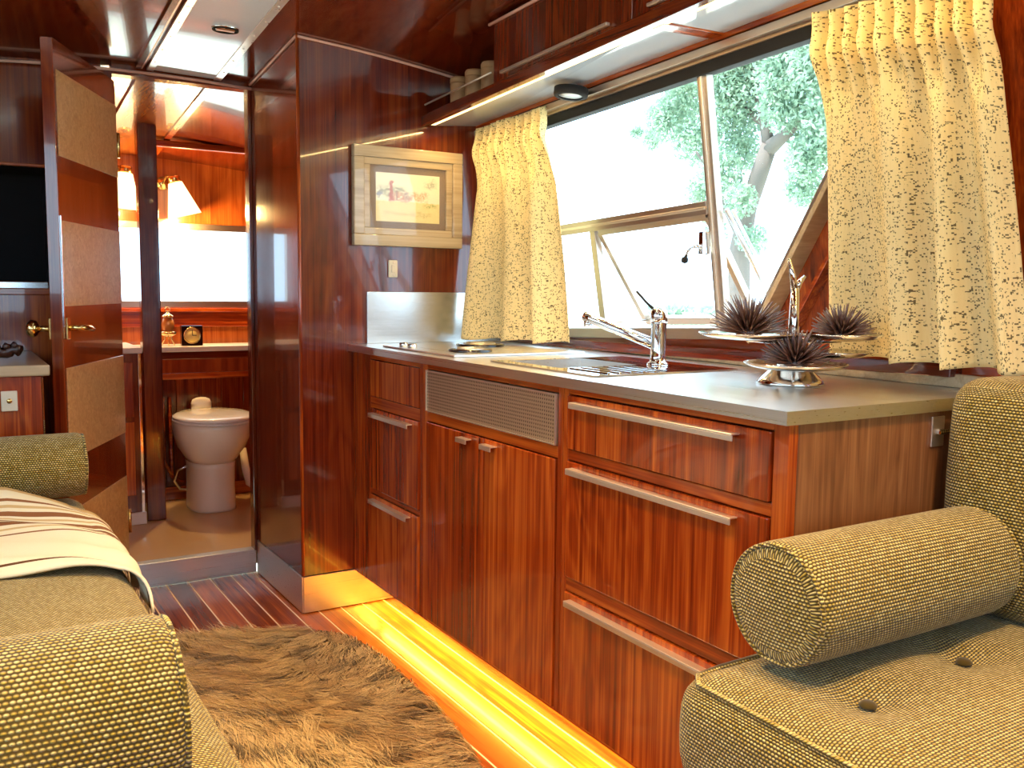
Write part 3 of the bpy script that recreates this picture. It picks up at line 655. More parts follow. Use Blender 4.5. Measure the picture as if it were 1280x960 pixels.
# drawer stack next to the sofa
yA, yB, yC_, yE = .985, 1.603, 2.285, YC-.003
u = unit('drawer_unit', 'mahogany unit of three drawers with long bar handles and striped end panel', yA, yB); carcass(u, yA+.02, yB)
stile(u, yA, 1.016, KZ, .8455); stile(u, 1.583, yB-.001, KZ, .8455); rail(u, 1.016, 1.583, .832, .8455); rail(u, 1.016, 1.583, .692, .714); rail(u, 1.016, 1.583, .408, .438); rail(u, 1.016, 1.583, KZ, .128)
front(u, 'drawer', 1.016, 1.583, .714, .832, (1.085, 1.553)); front(u, 'drawer', 1.016, 1.583, .438, .692, (1.083, 1.560)); front(u, 'drawer', 1.016, 1.583, .128, .408, (1.083, 1.558))
box('end_panel', XF+.022, 1.69, yA+.001, yA+.019, KZ, .8455, ENDP, u, .0015)
k = box('latch_plate', 1.468, 1.503, yA-.003, yA+.0005, .782, .836, HANDLE, u, .001); box('latch_bolt', 1.478, 1.515, yA-.012, yA-.003, .804, .814, CHROME, k, .002)
# sink unit
u = unit('sink_unit', 'mahogany sink unit with perforated grille over two plain doors', yB, yC_); carcass(u, yB, yC_)
stile(u, yB+.001, 1.622, KZ, .8455); stile(u, 2.258, yC_-.001, KZ, .8455); rail(u, 1.622, 2.258, .830, .8455); rail(u, 1.622, 2.258, .688, .714); rail(u, 1.622, 2.258, KZ, .128)
gr = box('grille', XF-.004, XF+.008, 1.624, 2.256, .716, .828, GRILLE, u, .001)
boxes('grille_frame', [(XF-.007, XF-.0041, 1.624, 2.256, .8245, .828), (XF-.007, XF-.0041, 1.624, 2.256, .716, .719), (XF-.007, XF-.0041, 1.624, 1.627, .719, .8245), (XF-.007, XF-.0041, 2.253, 2.256, .719, .8245)], HANDLE, gr)
front(u, 'door', 1.622, 1.936, .128, .688, (1.876, 1.93), .005); front(u, 'door', 1.936, 2.258, .128, .688, (1.998, 2.052), .005)
# far unit
u = unit('end_unit', 'narrow mahogany unit with two short-handled drawers against the dark end wall', yC_, yE); carcass(u, yC_, yE)
stile(u, yC_+.001, 2.305, KZ, .8455); stile(u, 2.655, yE, KZ, .8455); rail(u, 2.305, 2.655, .830, .8455); rail(u, 2.305, 2.655, .680, .714); rail(u, 2.305, 2.655, .410, .425); rail(u, 2.305, 2.655, KZ, .128)
front(u, 'fixed_panel', 2.305, 2.655, .714, .830, None, .003); front(u, 'drawer', 2.305, 2.655, .425, .680, (2.345, 2.626), .005); front(u, 'drawer', 2.305, 2.655, .128, .410, (2.355, 2.628), .005)
# toe kick and light strip
tk = box('toe_kick', 1.262, 1.28, yA, yE, 0.001, KZ-.001, WY, None, 0); tag(tk, 'recessed mahogany toe kick board under the kitchen units', 'kick board')
ls = thing('floor_light_strip', 'warm yellow light strip glowing under the kitchen units', 'light strip', (1.20, 1.9, .105))
box('channel', 1.190, 1.214, yA+.03, yE-.01, .112, .1195, ALU, ls, .001); box('diode_tape', 1.196, 1.208, yA+.03, yE-.01, .1085, .112, emit('yellow_led', (1.0, .80, .14), 11.), ls, 0)
led_light(ls, 'strip_lamp', (1.202, (yA+yE)/2, .104), .012, yE-yA-.06, 16., (1, .80, .07), spread=math.radians(150))

# worktop with the sink cut-out
HX0, HX1, HY0, HY1 = 1.19, 1.415, 1.735, 1.965
WT = boxes('worktop', [(1.092, HX0, .975, YC-.002, .846, CZ), (HX1, 1.698, .975, YC-.002, .846, CZ), (HX0, HX1, .975, HY0, .846, CZ), (HX0, HX1, HY1, YC-.002, .846, CZ)], ALU)
tag(WT, 'long brushed steel worktop over the mahogany kitchen units', 'worktop')
bs = box('backsplash', 1.155, 1.695, YC-.010, YC-.001, CZ+.0005, 1.036, ALUX, None, .001); tag(bs, 'brushed steel splashback on the end wall under the switch', 'splashback')
ub = box('worktop_upstand', 1.676, 1.690, .98, YC-.012, CZ+.0005, .895, FRAMEW, None, .002); tag(ub, 'low pale wooden upstand strip along the back of worktop', 'upstand')
sk = thing('sink', 'inset steel sink with small square bowl and flat drainer', 'sink', (1.36, 1.76, CZ-.14))
boxes('rim', [(1.150, HX0, 1.55, 1.985, CZ+.0005, CZ+.004), (HX1, 1.565, 1.55, 1.985, CZ+.0005, CZ+.004), (HX0, HX1, 1.55, HY0, CZ+.0005, CZ+.004), (HX0, HX1, HY1, 1.985, CZ+.0005, CZ+.004)], CHROME, sk)
boxes('bowl', [(HX0+.002, HX0+.005, HY0+.002, HY1-.002, CZ-.14, CZ+.003), (HX1-.005, HX1-.002, HY0+.002, HY1-.002, CZ-.14, CZ+.003), (HX0+.005, HX1-.005, HY0+.002, HY0+.005, CZ-.14, CZ+.003), (HX0+.005, HX1-.005, HY1-.005, HY1-.002, CZ-.14, CZ+.003), (HX0+.002, HX1-.002, HY0+.002, HY1-.002, CZ-.143, CZ-.14)], ALU, sk)
lathe('drain', [(.002, 0), (.022, 0), (.024, .003), (.015, .004), (.002, .002)], (1.30, 1.85, CZ-.1395), CHROME, sk, 20)
for k in range(6): box('drainer_rib', 1.20+k*.032, 1.208+k*.032, 1.57, 1.715, CZ+.004, CZ+.0065, CHROME, sk, .001)
hb = thing('hob', 'flush steel hob with dark round burners at the end of worktop', 'hob', (1.34, 2.4, CZ))
box('hob_plate', 1.135, 1.56, 2.15, 2.62, CZ+.0008, CZ+.006, ALU, hb, .002)
for (x, y, r) in ((1.25, 2.27, .062), (1.40, 2.48, .075)):
    b_ = lathe('burner', [(.002, .001), (r, .001), (r, .006), (r*.9, .008), (.002, .008)], (x, y, CZ+.0055), DARKGL, hb, 32); lathe('burner_ring', [(r*.55, 0), (r*.6, .004), (r*.65, 0)], (x, y, CZ+.0135), ALU, b_, 32)
for k in range(2): lathe('knob', [(.001, 0), (.014, 0), (.013, .012), (.001, .014)], (1.165, 2.47+k*.06, CZ+.006), CHROME, hb, 16)
fc = thing('mixer_tap', 'chrome mixer tap with slanting spout beside the sink bowl', 'tap', (1.463, 1.716, CZ+.004))
fx, fy, fz = 1.463, 1.716, CZ+.0042
lathe('body', [(.001, 0), (.026, 0), (.026, .004), (.0195, .008), (.0185, .02), (.0185, .098), (.020, .100), (.020, .104), (.001, .104)], (fx, fy, fz), CHROME, fc, 24)
lathe('lever_head', [(.001, 0), (.0205, 0), (.021, .012), (.020, .026), (.012, .034), (.001, .036)], (fx, fy, fz+.1045), CHROME, fc, 24)
sp = tube('spout', [(fx-.006, fy+.012, fz+.05), (1.385, 1.885, .978), (1.378, 1.902, .985)], [.0135, .0125, .0135], CHROME, fc, 16)
lathe('aerator', [(.001, 0), (.0105, 0), (.0115, .014), (.001, .014)], (1.381, 1.893, .958), CHROME, sp, 16)
tube('lever', [(fx-.005, fy+.008, fz+.130), (fx-.012, fy+.035, fz+.150), (fx-.02, fy+.062, fz+.176)], [.004, .0032, .0028], BLACK, fc, 8)

# ================================================================== CENTREPIECE AND URCHINS
SX, SY, SZ = 1.433, 1.275, CZ+.0008
st = thing('tiered_dish_stand', 'polished silver stand carrying four shallow dishes around a forked stem', 'dish stand', (SX, SY, SZ))
lathe('foot', [(.001, 0), (.066, 0), (.067, .003), (.058, .012), (.036, .034), (.026, .046), (.001, .047)], (SX, SY, SZ), SILVER, st, 36)
tube('stem', [(SX, SY, SZ+.045), (SX+.002, SY, SZ+.12), (SX+.003, SY, SZ+.19)], [.011, .010, .0085], SILVER, st, 12)
tube('fork', [(SX+.003, SY, SZ+.18), (SX-.004, SY+.002, SZ+.215), (SX-.014, SY+.004, SZ+.248)], [.0085, .006, .003], SILVER, st, 10)
tube('fork', [(SX+.003, SY, SZ+.185), (SX+.012, SY-.002, SZ+.202), (SX+.022, SY-.006, SZ+.214)], [.008, .006, .003], SILVER, st, 10)
dish = lambda r: [(.001, .0), (r*.55, .0), (r*.85, .005), (r, .012), (r*.99, .0135), (r*.84, .0075), (r*.5, .003), (.001, .003)]
DS = [(-.085, .035, .088, .098), (.040, -.085, .090, .078), (-.050, -.055, .034, .098), (.045, -.050, .055, .080)]
for (dx, dy, dz, r) in DS:
    d = lathe('dish', dish(r), (SX+dx, SY+dy, SZ+dz), SILVER, st, 40)
    tube('arm', [(SX, SY, SZ+dz-.002), (SX+dx*.55, SY+dy*.55, SZ+dz-.003), (SX+dx, SY+dy, SZ+dz+.001)], .005, SILVER, d, 8)
def urchin(label, c, r, n, mat):
    c = Vector(c); t = thing('sea_urchin', label, 'ornament', c, 'spiky urchin ornaments on the dishes')
    lathe('core', [(.002, 0), (r*.24, .0), (r*.33, r*.10), (r*.28, r*.24), (.002, r*.32)], c, mat, t, 20)
    P = []
    for k in range(n):
        h = 1-(k+.5)/n*.97; a = k*2.399963; s = math.sqrt(max(0, 1-h*h)); d = Vector((s*math.cos(a), s*math.sin(a), h*.95+.04)).normalized()
        L = r*random.uniform(.86, 1.05); o = c+Vector((0, 0, r*.10))
        P.append(tubes([o+d*r*.15, o+d*L*.6, o+d*L], [.0024, .0022, .0008], 5))
    m = join_meshes(P); tag(link('spines', m[0], m[1], mat, t, True), kind='stuff')
urchin('largest dark spiky urchin ornament on the upper dish by the mullion', (SX-.085, SY+.035, SZ+.0915), .082, 130, SPINE)
urchin('reddish spiky urchin ornament on the upper dish by the curtain', (SX+.040, SY-.085, SZ+.0935), .064, 110, SPINE)
urchin('brown spiky urchin ornament on the lowest dish above the silver foot', (SX-.050, SY-.055, SZ+.0375), .072, 120, SPINE)

# ================================================================== CEILING PANEL
cp = thing('ceiling_panel', 'long pale glossy ceiling panel edged with aluminium strips', 'ceiling panel', (.71, 2.0, 1.8))
def strip(nm, x0, x1, y0, y1, d, th_, mat, parent, n=40):
    ys = np.linspace(y0, y1, n); v, f = [], []
    for y in ys:
        for (x, dz) in ((x0, d), (x1, d), (x1, d-th_), (x0, d-th_)): v.append((x, y, ceil_z(x, y)-dz))
    for i in range(n-1):
        for k in range(4): f.append((i*4+k, i*4+(k+1) % 4, (i+1)*4+(k+1) % 4, (i+1)*4+k))
    f += [(3, 2, 1, 0), tuple((n-1)*4+k for k in range(4))]
    return link(nm, v, f, mat, parent)
strip('panel', .612, .806, YB+.01, YD-.03, .008, .006, PANEL, cp)
for x0, x1 in ((.590, .612), (.806, .830)): strip('edge_strip', x0, x1, YB+.01, YD-.03, .011, .009, ALU, cp)
for k in range(6):
    for x in (.601, .818): lathe('screw', [(.0008, -.001), (.003, -.001), (.0035, .001), (.0008, .001)], (x, 2.60+k*.12, ceil_z(x, 2.6+k*.12)-.0115), CHROME, cp, 10)
strip('edge_bead', .555, .572, YB+.01, YD-.03, .010, .009, DY, cp); strip('edge_bead', .573, .578, YB+.01, YD-.03, .008, .007, TRIMP, cp)
em = thing('ceiling_emblem', 'small oval chrome emblem on the pale ceiling panel', 'emblem', (.73, 2.83, ceil_z(.73, 2.83)-.012))
Re = Matrix.Rotation(math.radians(6.3), 3, 'X').inverted()
lathe('plate', [(.001, -.003), (.036, -.003), (.040, 0), (.040, .002), (.001, .002)], (.73, 2.83, ceil_z(.73, 2.83)-.0115), CHROME, em, 32, sx=1., sy=.62, R=Re)
lathe('rim', [(.033, -.0032), (.034, -.006), (.038, -.006), (.039, -.003)], (.73, 2.83, ceil_z(.73, 2.83)-.0115), BLACK, em, 32, sx=1., sy=.62, R=Re)
link('badge_bar', [tuple(Vector((.73, 2.83, ceil_z(.73, 2.83)-.0115))+Re @ Vector(p)) for p in boxv(-.026, .026, -.006, .006, -.006, -.003)], BF, plain('copper_badge', (.45, .16, .06), .3, .6), em)
strip_b = thing('trim_bathroom_ceiling', 'yellow-lit ceiling panel strip of the bathroom', None, (.71, 3.9, 1.7), kind='structure')
strip('panel', .60, .80, YD+.035, YR-.06, .006, .005, wood('bath_ceiling_panel', 'y', ((.22, .05, .01), (.32, .09, .02), (.42, .15, .03)), .2), strip_b)
for x0, x1 in ((.575, .60), (.80, .825)): strip('batten', x0, x1, YD+.035, YR-.06, .012, .011, WY, strip_b)

# warm ceiling lights of the saloon (out of view) and their fittings
def ceiling_lamp(x, y, power, label):
    z = ceil_z(x, y)
    t = thing('ceiling_lamp', label, 'lamp', (x, y, z-.03), 'round saloon ceiling lamps')
    lathe('rim', [(.045, -.022), (.06, -.022), (.07, -.012), (.07, -.001), (.045, -.001)], (x, y, z-.003), CHROME, t, 28)
    lathe('diffuser', [(.001, -.020), (.043, -.019), (.044, -.010), (.001, -.009)], (x, y, z-.003), emit('lamp_diffuser', (1, .72, .40), 5.), t, 24)
    l = bpy.data.lights.new('bulb', 'SPOT'); l.spot_size = math.radians(112); l.spot_blend = .9; l.shadow_soft_size = .045; l.energy = power; l.color = (1, .68, .34)
    o = bpy.data.objects.new('bulb', l); COL.objects.link(o); o.parent = t; o.location = (0, 0, -.002)
LAMP_P = 95.
ceiling_lamp(.15, .55, LAMP_P, 'round warm ceiling lamp over the aisle beside the left sofa'); ceiling_lamp(1.05, .35, LAMP_P, 'round warm ceiling lamp above the seat with upright cushion')
ceiling_lamp(.35, 1.45, LAMP_P*.75, 'round warm ceiling lamp above the fur rug'); ceiling_lamp(.98, 1.75, LAMP_P, 'round warm ceiling lamp in front of the overhead cupboards')

# ================================================================== DOOR (open)
hinge = Vector((.492, 3.292, 0)); near = Vector((.268, 2.815, 0)); dv = (hinge-near); DW = dv.length; du = dv.normalized(); dnv = Vector((du.y, -du.x, 0))   # dnv: visible side
def dbox(nm, s0, s1, n0, n1, z0, z1, mat, parent, bevel=.0015):
    q = lambda s, n, z: near+du*s+dnv*n+Vector((0, 0, z))
    return link(nm, [q(s0, n0, z0), q(s1, n0, z0), q(s1, n1, z0), q(s0, n1, z0), q(s0, n0, z1), q(s1, n0, z1), q(s1, n1, z1), q(s0, n1, z1)], [f[::-1] for f in BF], mat, parent, bevel=bevel)
dr = thing('door_1', 'open dark mahogany door with four pale veneer bands and brass handle', None, (hinge.x, hinge.y, .015), kind='structure')
dbox('leaf', 0, DW, -.032, 0, .02, 1.705, DV, dr)
for z0, z1 in ((1.396, 1.625), (.987, 1.222), (.555, .815), (.10, .408)): dbox('veneer_band', .016, DW-.004, -.0005, .0025, z0, z1, VEN, dr, .0008)
dbox('edge_strip', .008, .014, 0, .003, .93, 1.235, CHROME, dr, .0005)  # added chrome sliver standing in for a white highlight along the door edge
hd = dbox('lock_plate', .018, .045, 0, .006, .895, .955, BRASS, dr, .002)
q = lambda s, n, z: near+du*s+dnv*n+Vector((0, 0, z))
tube('lever', [q(.032, .004, .927), q(.032, .035, .927), q(.040, .042, .927), q(.085, .044, .925), q(.125, .040, .918)], [.008, .008, .009, .008, .006], BRASS, hd, 12)
kb = dbox('latch_plate', .0, .03, -.038, -.032, .895, .955, BRASS, dr, .002); tube('knob_stem', [q(.014, -.036, .925), q(.014, -.07, .925)], .008, BRASS, kb, 10)
Rk = Matrix((Vector((0, 0, 1)), du, dnv)).transposed()
lathe('knob', [(.002, 0), (.018, .002), (.024, .010), (.022, .022), (.012, .028), (.002, .029)], q(.014, -.098, .925), BRASS, kb, 20, R=Rk)
for z in (.25, 1.5): tube('hinge', [q(DW+.004, .004, z-.04), q(DW+.004, .004, z+.04)], .006, BRASS, dr, 10)

# ================================================================== LEFT CABINET, NICHE TRAY, ORNAMENT
lc_ = thing('side_cabinet', 'low mahogany cabinet with pale top beside the open door', 'cabinet', (0, 3.0, 0))
box('body', XL+.002, .205, 2.735, YD-.002, 0.001, .805, WV, lc_, .002); box('top', XL+.002, .224, 2.715, YD-.014, .806, .835, FRAMEW, lc_, .004); box('top_back_strip', XL+.002, .20, YD-.03, YD-.014, .835, .845, FRAMEW, lc_, .002)
box('edge_strip', .2055, .2085, 2.733, 2.742, .003, .80, CHROME, lc_, .0005); box('plinth_strip', XL+.01, .20, 2.728, 2.7345, .01, .07, DY, lc_, .001)
skt = thing('wall_socket', 'cream socket plate on the front of the low side cabinet', 'socket', (.13, 2.73, .72))
box('plate', .108, .146, 2.727, 2.7345, .715, .768, CREAM, skt, .002); lathe('button', [(.001, 0), (.006, 0), (.007, .004), (.001, .004)], (.127, 2.7225, .742), BRASS, skt, 14, 'y')
ob = thing('carved_ornament', 'dark carved wooden ornament lying on the side cabinet top', 'ornament', (.09, 2.86, .8355))
cv = plain('dark_carving', (.05, .014, .008), .3, 0., .3)
V, Fc = [], []
nseg = 24
pts = [(.02+.012*k, 2.86+.01*math.sin(k*.8), .864+.006*math.sin(k*1.3)) for k in range(13)]
tube('body', pts, [.016+.004*math.sin(k*2.1) for k in range(13)], cv, ob, 12)
for k in range(7): lathe('scale', [(.001, -.004), (.010, 0), (.006, .010), (.001, .014)], (.03+.02*k, 2.855, .878+.004*math.sin(k)), cv, ob, 8)
ny = box('niche_tray', .08, .285, YD+.045, YD+.20, 1.0255, 1.056, ALUX, None, .004); tag(ny, 'flat silver tray lying in the black wall niche', 'tray')

# ================================================================== BATHROOM THINGS
pst = box('shower_post', .664, .738, 3.94, 4.00, BFZ+.001, 1.70, DV, None, .004); tag(pst, 'dark square wooden post standing in the bathroom', 'post')
vn = thing('bathroom_vanity', 'narrow dark vanity with white top left of the bathroom post', 'vanity', (.5, 3.95, BFZ))
box('body', .345, .640, 3.92, 4.27, BFZ+.001, .775, DV, vn, .002); box('top', .345, .655, 3.90, 4.275, .776, .800, LEDGE, vn, .004); box('corner_strip', .641, .652, 3.918, 3.929, BFZ+.001, .775, CHROME, vn, .001)
box('plinth', .36, .655, 3.905, 3.919, BFZ+.001, .13, LEDGE, vn, .001); box('door', .37, .62, 3.914, 3.9195, .2, .5, WV, vn, .002); box('drawer', .37, .62, 3.914, 3.9195, .52, .74, WV, vn, .002)
lb = thing('bathroom_ledge', 'white ledge on dark mahogany panelling under the bathroom window', 'ledge', (1.1, 4.38, BFZ))
box('top', .50, 1.66, 4.278, YR-.013, .752, .776, LEDGE, lb, .003); box('apron', .66, 1.66, 4.296, 4.312, .718, .751, DX, lb, .002); box('mirror_band', .66, 1.66, 4.303, 4.309, .655, .718, CHROME, lb, 0)
box('lower_rail', .66, 1.66, 4.285, 4.312, .628, .655, WX, lb, .003)
for k in range(10): box('panel_board', .661+k*.1, .759+k*.1, 4.302, 4.312, BFZ+.06, .628, DV, lb, .002)
box('skirting', .66, 1.66, 4.290, 4.312, BFZ+.001, BFZ+.06, WX, lb, .003)
# toilet
TX, TY = .957, 4.06
tl = thing('toilet', 'cream porcelain toilet with closed lid below the white ledge', 'toilet', (TX, TY, BFZ))
def loft(nm, rings, mat, parent, seg=40):
    v, f = [], []
    for (z, hw, y0, y1, ex) in rings:
        cy, hl = (y0+y1)/2, (y1-y0)/2
        for k in range(seg):
            a = 2*PI*k/seg; ca, sa = math.cos(a), math.sin(a)
            v.append((TX+hw*math.copysign(abs(ca)**ex, ca), cy+hl*math.copysign(abs(sa)**ex, sa), z))
    for i in range(len(rings)-1):
        for k in range(seg): f.append((i*seg+k, i*seg+(k+1) % seg, (i+1)*seg+(k+1) % seg, (i+1)*seg+k))
    f.append(tuple(range(seg))[::-1]); f.append(tuple((len(rings)-1)*seg+k for k in range(seg)))
    o = link(nm, v, f, mat, parent, True); return o
z = BFZ-.012
loft('pedestal', [(BFZ+.001, .100, 3.955, 4.25, .8), (BFZ+.012, .098, 3.957, 4.25, .8), (z+.12, .096, 3.962, 4.25, .8), (z+.20, .097, 3.955, 4.25, .85), (z+.225, .098, 3.95, 4.25, .85)], WHITE, tl)
loft('bowl', [(z+.225, .100, 3.945, 4.25, .9), (z+.245, .112, 3.925, 4.26, .95), (z+.29, .140, 3.875, 4.265, 1.), (z+.34, .157, 3.84, 4.27, 1.), (z+.385, .163, 3.825, 4.27, 1.), (z+.40, .163, 3.823, 4.27, 1.), (z+.404, .158, 3.828, 4.27, 1.)], WHITE, tl)
SEAT = plain('seat_plastic', (.88, .86, .78), .15, 0., .5)
loft('seat', [(z+.4045, .160, 3.822, 4.23, 1.), (z+.407, .168, 3.815, 4.235, 1.), (z+.414, .168, 3.815, 4.235, 1.), (z+.4165, .162, 3.82, 4.23, 1.)], SEAT, tl)
loft('lid', [(z+.417, .162, 3.82, 4.225, 1.), (z+.419, .167, 3.816, 4.23, 1.), (z+.428, .165, 3.818, 4.23, 1.), (z+.435, .150, 3.835, 4.215, 1.), (z+.438, .09, 3.90, 4.15, 1.)], SEAT, tl)
lathe('flush_knob', [(.002, 0), (.045, 0), (.045, .05), (.038, .066), (.02, .074), (.002, .076)], (TX+.0, 4.25, z+.405), SEAT, tl, 24, sx=1., sy=.4)
tube('waste_pipe', [(TX+.17, 4.20, z+.24), (TX+.172, 4.17, z+.16), (TX+.185, 4.15, z+.09), (TX+.215, 4.17, z+.065), (TX+.25, 4.22, z+.065)], [.016, .018, .02, .02, .02], WHITE, tl, 14)
tube('supply_hose', [(TX-.10, 4.10, z+.20), (TX-.135, 4.12, z+.18), (TX-.145, 4.14, z+.13), (TX-.12, 4.15, z+.09), (TX-.09, 4.15, z+.085)], .005, CHROME, tl, 8)
for k, (ax_, az) in enumerate(((.80, .30), (.83, .18))): tube('supply_pipe', [(ax_, 4.292, .55), (ax_, 4.290, BFZ+az*.6), (ax_+.05, 4.288, BFZ+.08)], .008, WX, lb, 8)
# clock, lantern
ck = thing('mantel_clock', 'small black square clock with round yellow face on white ledge', 'clock', (.935, 4.32, .7765))
box('case', .892, .985, 4.31, 4.345, .7765, .868, DARKGL, ck, .003); lathe('face', [(.001, 0), (.033, 0), (.033, .003), (.001, .003)], (.938, 4.306, .824), plain('clock_face', (.95, .76, .26), .6), ck, 32, 'y')
lathe('bezel', [(.033, 0), (.036, -.002), (.038, .003)], (.938, 4.306, .824), BRASS, ck, 32, 'y'); box('hand', .9365, .9395, 4.3035, 4.3048, .824, .848, BLACK, ck, 0); box('hand', .938, .956, 4.3035, 4.3048, .8225, .8255, BLACK, ck, 0)
ol = thing('brass_lantern', 'small brass spirit lantern on three splayed legs beside the clock', 'lantern', (.84, 4.34, .7765))
for k in range(3):
    a = 2*PI*k/3+.4; tube('leg', [(.84+.032*math.cos(a), 4.34+.032*math.sin(a), .7785), (.84+.01*math.cos(a), 4.34+.01*math.sin(a), .822)], .003, BRASS, ol, 8)
lathe('bowl', [(.002, 0), (.018, .002), (.034, .012), (.036, .020), (.030, .024), (.002, .025)], (.84, 4.34, .818), BRASS, ol, 24)
lathe('chimney', [(.020, 0), (.026, .015), (.028, .035), (.022, .055), (.015, .062)], (.84, 4.34, .8435), plain('amber_glass', (.55, .25, .08), .1, .3), ol, 20); lathe('crown', [(.002, 0), (.026, .0), (.024, .006), (.008, .016), (.002, .024)], (.84, 4.34, .906), BRASS, ol, 20)
tube('ring', [(.84+.010*math.cos(a), 4.34, .940+.010*math.sin(a)) for a in np.linspace(0, 2*PI, 14)[:-1]], .002, BRASS, ol, 6, True)
# wall lamps
SHD = NT('lit_lamp_shade'); e_ = SHD.n('ShaderNodeEmission'); e_.inputs[0].default_value = (1, .72, .34, 1); e_.inputs[1].default_value = 3.2
SHD.t.links.new(e_.outputs[0], SHD.out.inputs[0])
def wall_lamp(x, y, z, tilt, label, power):
    t = thing('wall_lamp', label, 'lamp', (x, YR, z+.1), 'bathroom wall lamps')
    R = Matrix.Rotation(tilt, 3, 'Y'); top = Vector((x, y, z+.155))
    V, Fc = [], []
    lathe('shade', [(.030, 0), (.074, -.150), (.0725, -.150), (.0285, -.001)], top, SHD.m, t, 32, R=R)
    lathe('cap', [(.002, .030), (.024, .030), (.027, .024), (.027, -.006), (.002, -.006)], top, BRASS, t, 20, R=R)
    tube('arm', [top+R @ Vector((0, 0, .02)), top+Vector((-.03, .03, .03)), (x-.03, YR-.02, z+.16)], .006, BRASS, t, 8); lathe('wall_plate', [(.002, 0), (.03, 0), (.03, .012), (.002, .014)], (x-.03, YR-.016, z+.16), BRASS, t, 20, 'y')
    l = bpy.data.lights.new('bulb', 'POINT'); l.energy = power; l.color = (1, .62, .22); l.shadow_soft_size = .03
    o = bpy.data.objects.new('bulb', l); COL.objects.link(o); o.parent = t; o.location = top+R @ Vector((0, 0, -.150))+Vector((0, -.07, 0))-Vector((x, YR, z+.1))
wall_lamp(.892, 4.37, 1.35, -.26, 'glowing cone-shaded wall lamp above the bathroom window', 28.)
wall_lamp(.690, 4.40, 1.38, .1, 'second cone-shaded wall lamp half hidden behind the dark post', 9.)
cd_ = tube('blind_cord', [(.655, YR-.012, 1.36), (.652, YR-.014, 1.1), (.64, YR-.02, .86)], .0025, BLACK, None, 6); tag(cd_, 'thin black blind cord hanging beside the bathroom window', 'cord')

# ================================================================== SOFAS
ls_ = thing('left_bench_sofa', 'long olive tweed bench sofa with a striped throw on it', 'sofa', (-.15, 1.8, 0))
ls_.name = 'bench_sofa'
box('base', XL+.01, .22, .86, 2.705, 0.001, .345, DY, ls_, .004)
soft_box('seat_cushion', XL+.01, .285, .855, 2.705, .346, .482, .04, TWEED, ls_, .018, .03, bulge=.008)
tb = [(.29*0+.279, y, .462) for y in np.linspace(.9, 2.66, 30)]; v, f = tubes(tb, .005, 6); link('piping', v, f, TWEED, ls_, True, [(p[1], p[2]) for p in v])
soft_box('backrest', XL+.01, XL+.17, .86, 2.70, .485, .86, .05, TWEED, ls_, .0, .04)
bolster('bolster_cushion', 'olive tweed bolster on the sofa beside the side cabinet', -.42, .288, 2.595, .584, .082, 'tweed bolster cushions')
bolster('bolster_cushion', 'olive tweed bolster at the sofa end away from the cabinet', -.42, .190, 1.0, .600, .099, 'tweed bolster cushions')
rs_ = thing('corner_seat', 'olive tweed seat with button tufts and upright back cushion by worktop', 'sofa', (1.25, .35, 0))
BT = [(1.027, .757), (1.276, .779), (1.03, .45), (1.28, .45), (1.03, .15), (1.28, .15)]
box('base', .90, 1.62, -.35, .955, 0.001, .335, DY, rs_, .004); 
soft_box('seat_cushion', .872, 1.62, -.35, .968, .336, .505, .045, TWEED, rs_, .018, .022, [(x, y, .022, .05) for x, y in BT], .006)
for x, y in BT: lathe('button', [(.001, -.004), (.011, -.002), (.012, .002), (.007, .006), (.001, .007)], (x, y, .502), TWEED, rs_, 16)
v, f = tubes([(.885, y, .495) for y in np.linspace(-.3, .93, 24)]+[(.905, .953, .496), (.95, .957, .497), (1.2, .958, .50), (1.5, .958, .50)], .0045, 6); link('piping', v, f, TWEED, rs_, True, [(p[0]+p[1], p[2]) for p in v])
soft_box('back_cushion', 1.452, 1.630, -.30, .955, .508, .912, .05, TWEED, rs_, .0, .025, bulge=.006)
bolster('bolster_cushion', 'olive tweed bolster on the tufted seat against striped end panel', .965, 1.436, .872, .616, .088, 'tweed bolster cushions', .0)

# ================================================================== THROW
def throw():
    nu, nv = 70, 60; V, UV = [], []
    # u runs across the seat (wall side -> aisle and over the edge), v along the sofa (near -> far)
    for i in range(nu):
        u = i/(nu-1)
        for j in range(nv):
            v = j/(nv-1)
            xa = -.30+u*.655; y0 = 1.90+.10*(1-u)**1.5-.10*u**5; y1 = 2.49-.10*u**2
            y = y0+(y1-y0)*v+.010*math.sin(9*u+3*v)
            hump = .055*math.exp(-((y-2.50)/.14)**2)*max(0., 1-max(0, (xa-.10)/.20))
            zs = .5075+hump+.006*math.sin(14*v+5*u)*math.sin(7*u)+.005*math.sin(23*(v+.4*u))
            e = .262
            if xa <= e: x, z = xa, zs-.012*max(0, (xa-.17)/.09)**2
            else:
                s = xa-e; a = min(s/.045, PI/2*.95); x = e+.045*math.sin(a); z = zs-.012-.045*(1-math.cos(a))-max(0, s-.07)
            V.append((x+.004*math.sin(30*v)*(u > .8), y, z)); UV.append((u*.66, v))
    t = thing('throw_blanket', 'cream woven throw with brown stripes spread over the bench sofa', 'blanket', (.0, 2.2, .50))
    o = link('cloth', V, grid_faces(nu, nv), THROW, t, True, UV); s = o.modifiers.new('thick', 'SOLIDIFY'); s.thickness = .005; s.offset = 1
    P = []
    for k in range(46):
        j = k/45*(nv-1); p = Vector(V[(nu-1)*nv+int(j)]); L = random.uniform(.03, .05)
        P.append(tubes([p, p+Vector((.004, random.uniform(-.006, .006), -L*.5)), p+Vector((.002, random.uniform(-.012, .012), -L))], [.002, .0018, .001], 5))
    m = join_meshes(P); tag(link('fringe', m[0], m[1], plain('fringe_yarn', (.72, .60, .40), .9), t, True), kind='stuff')
throw()

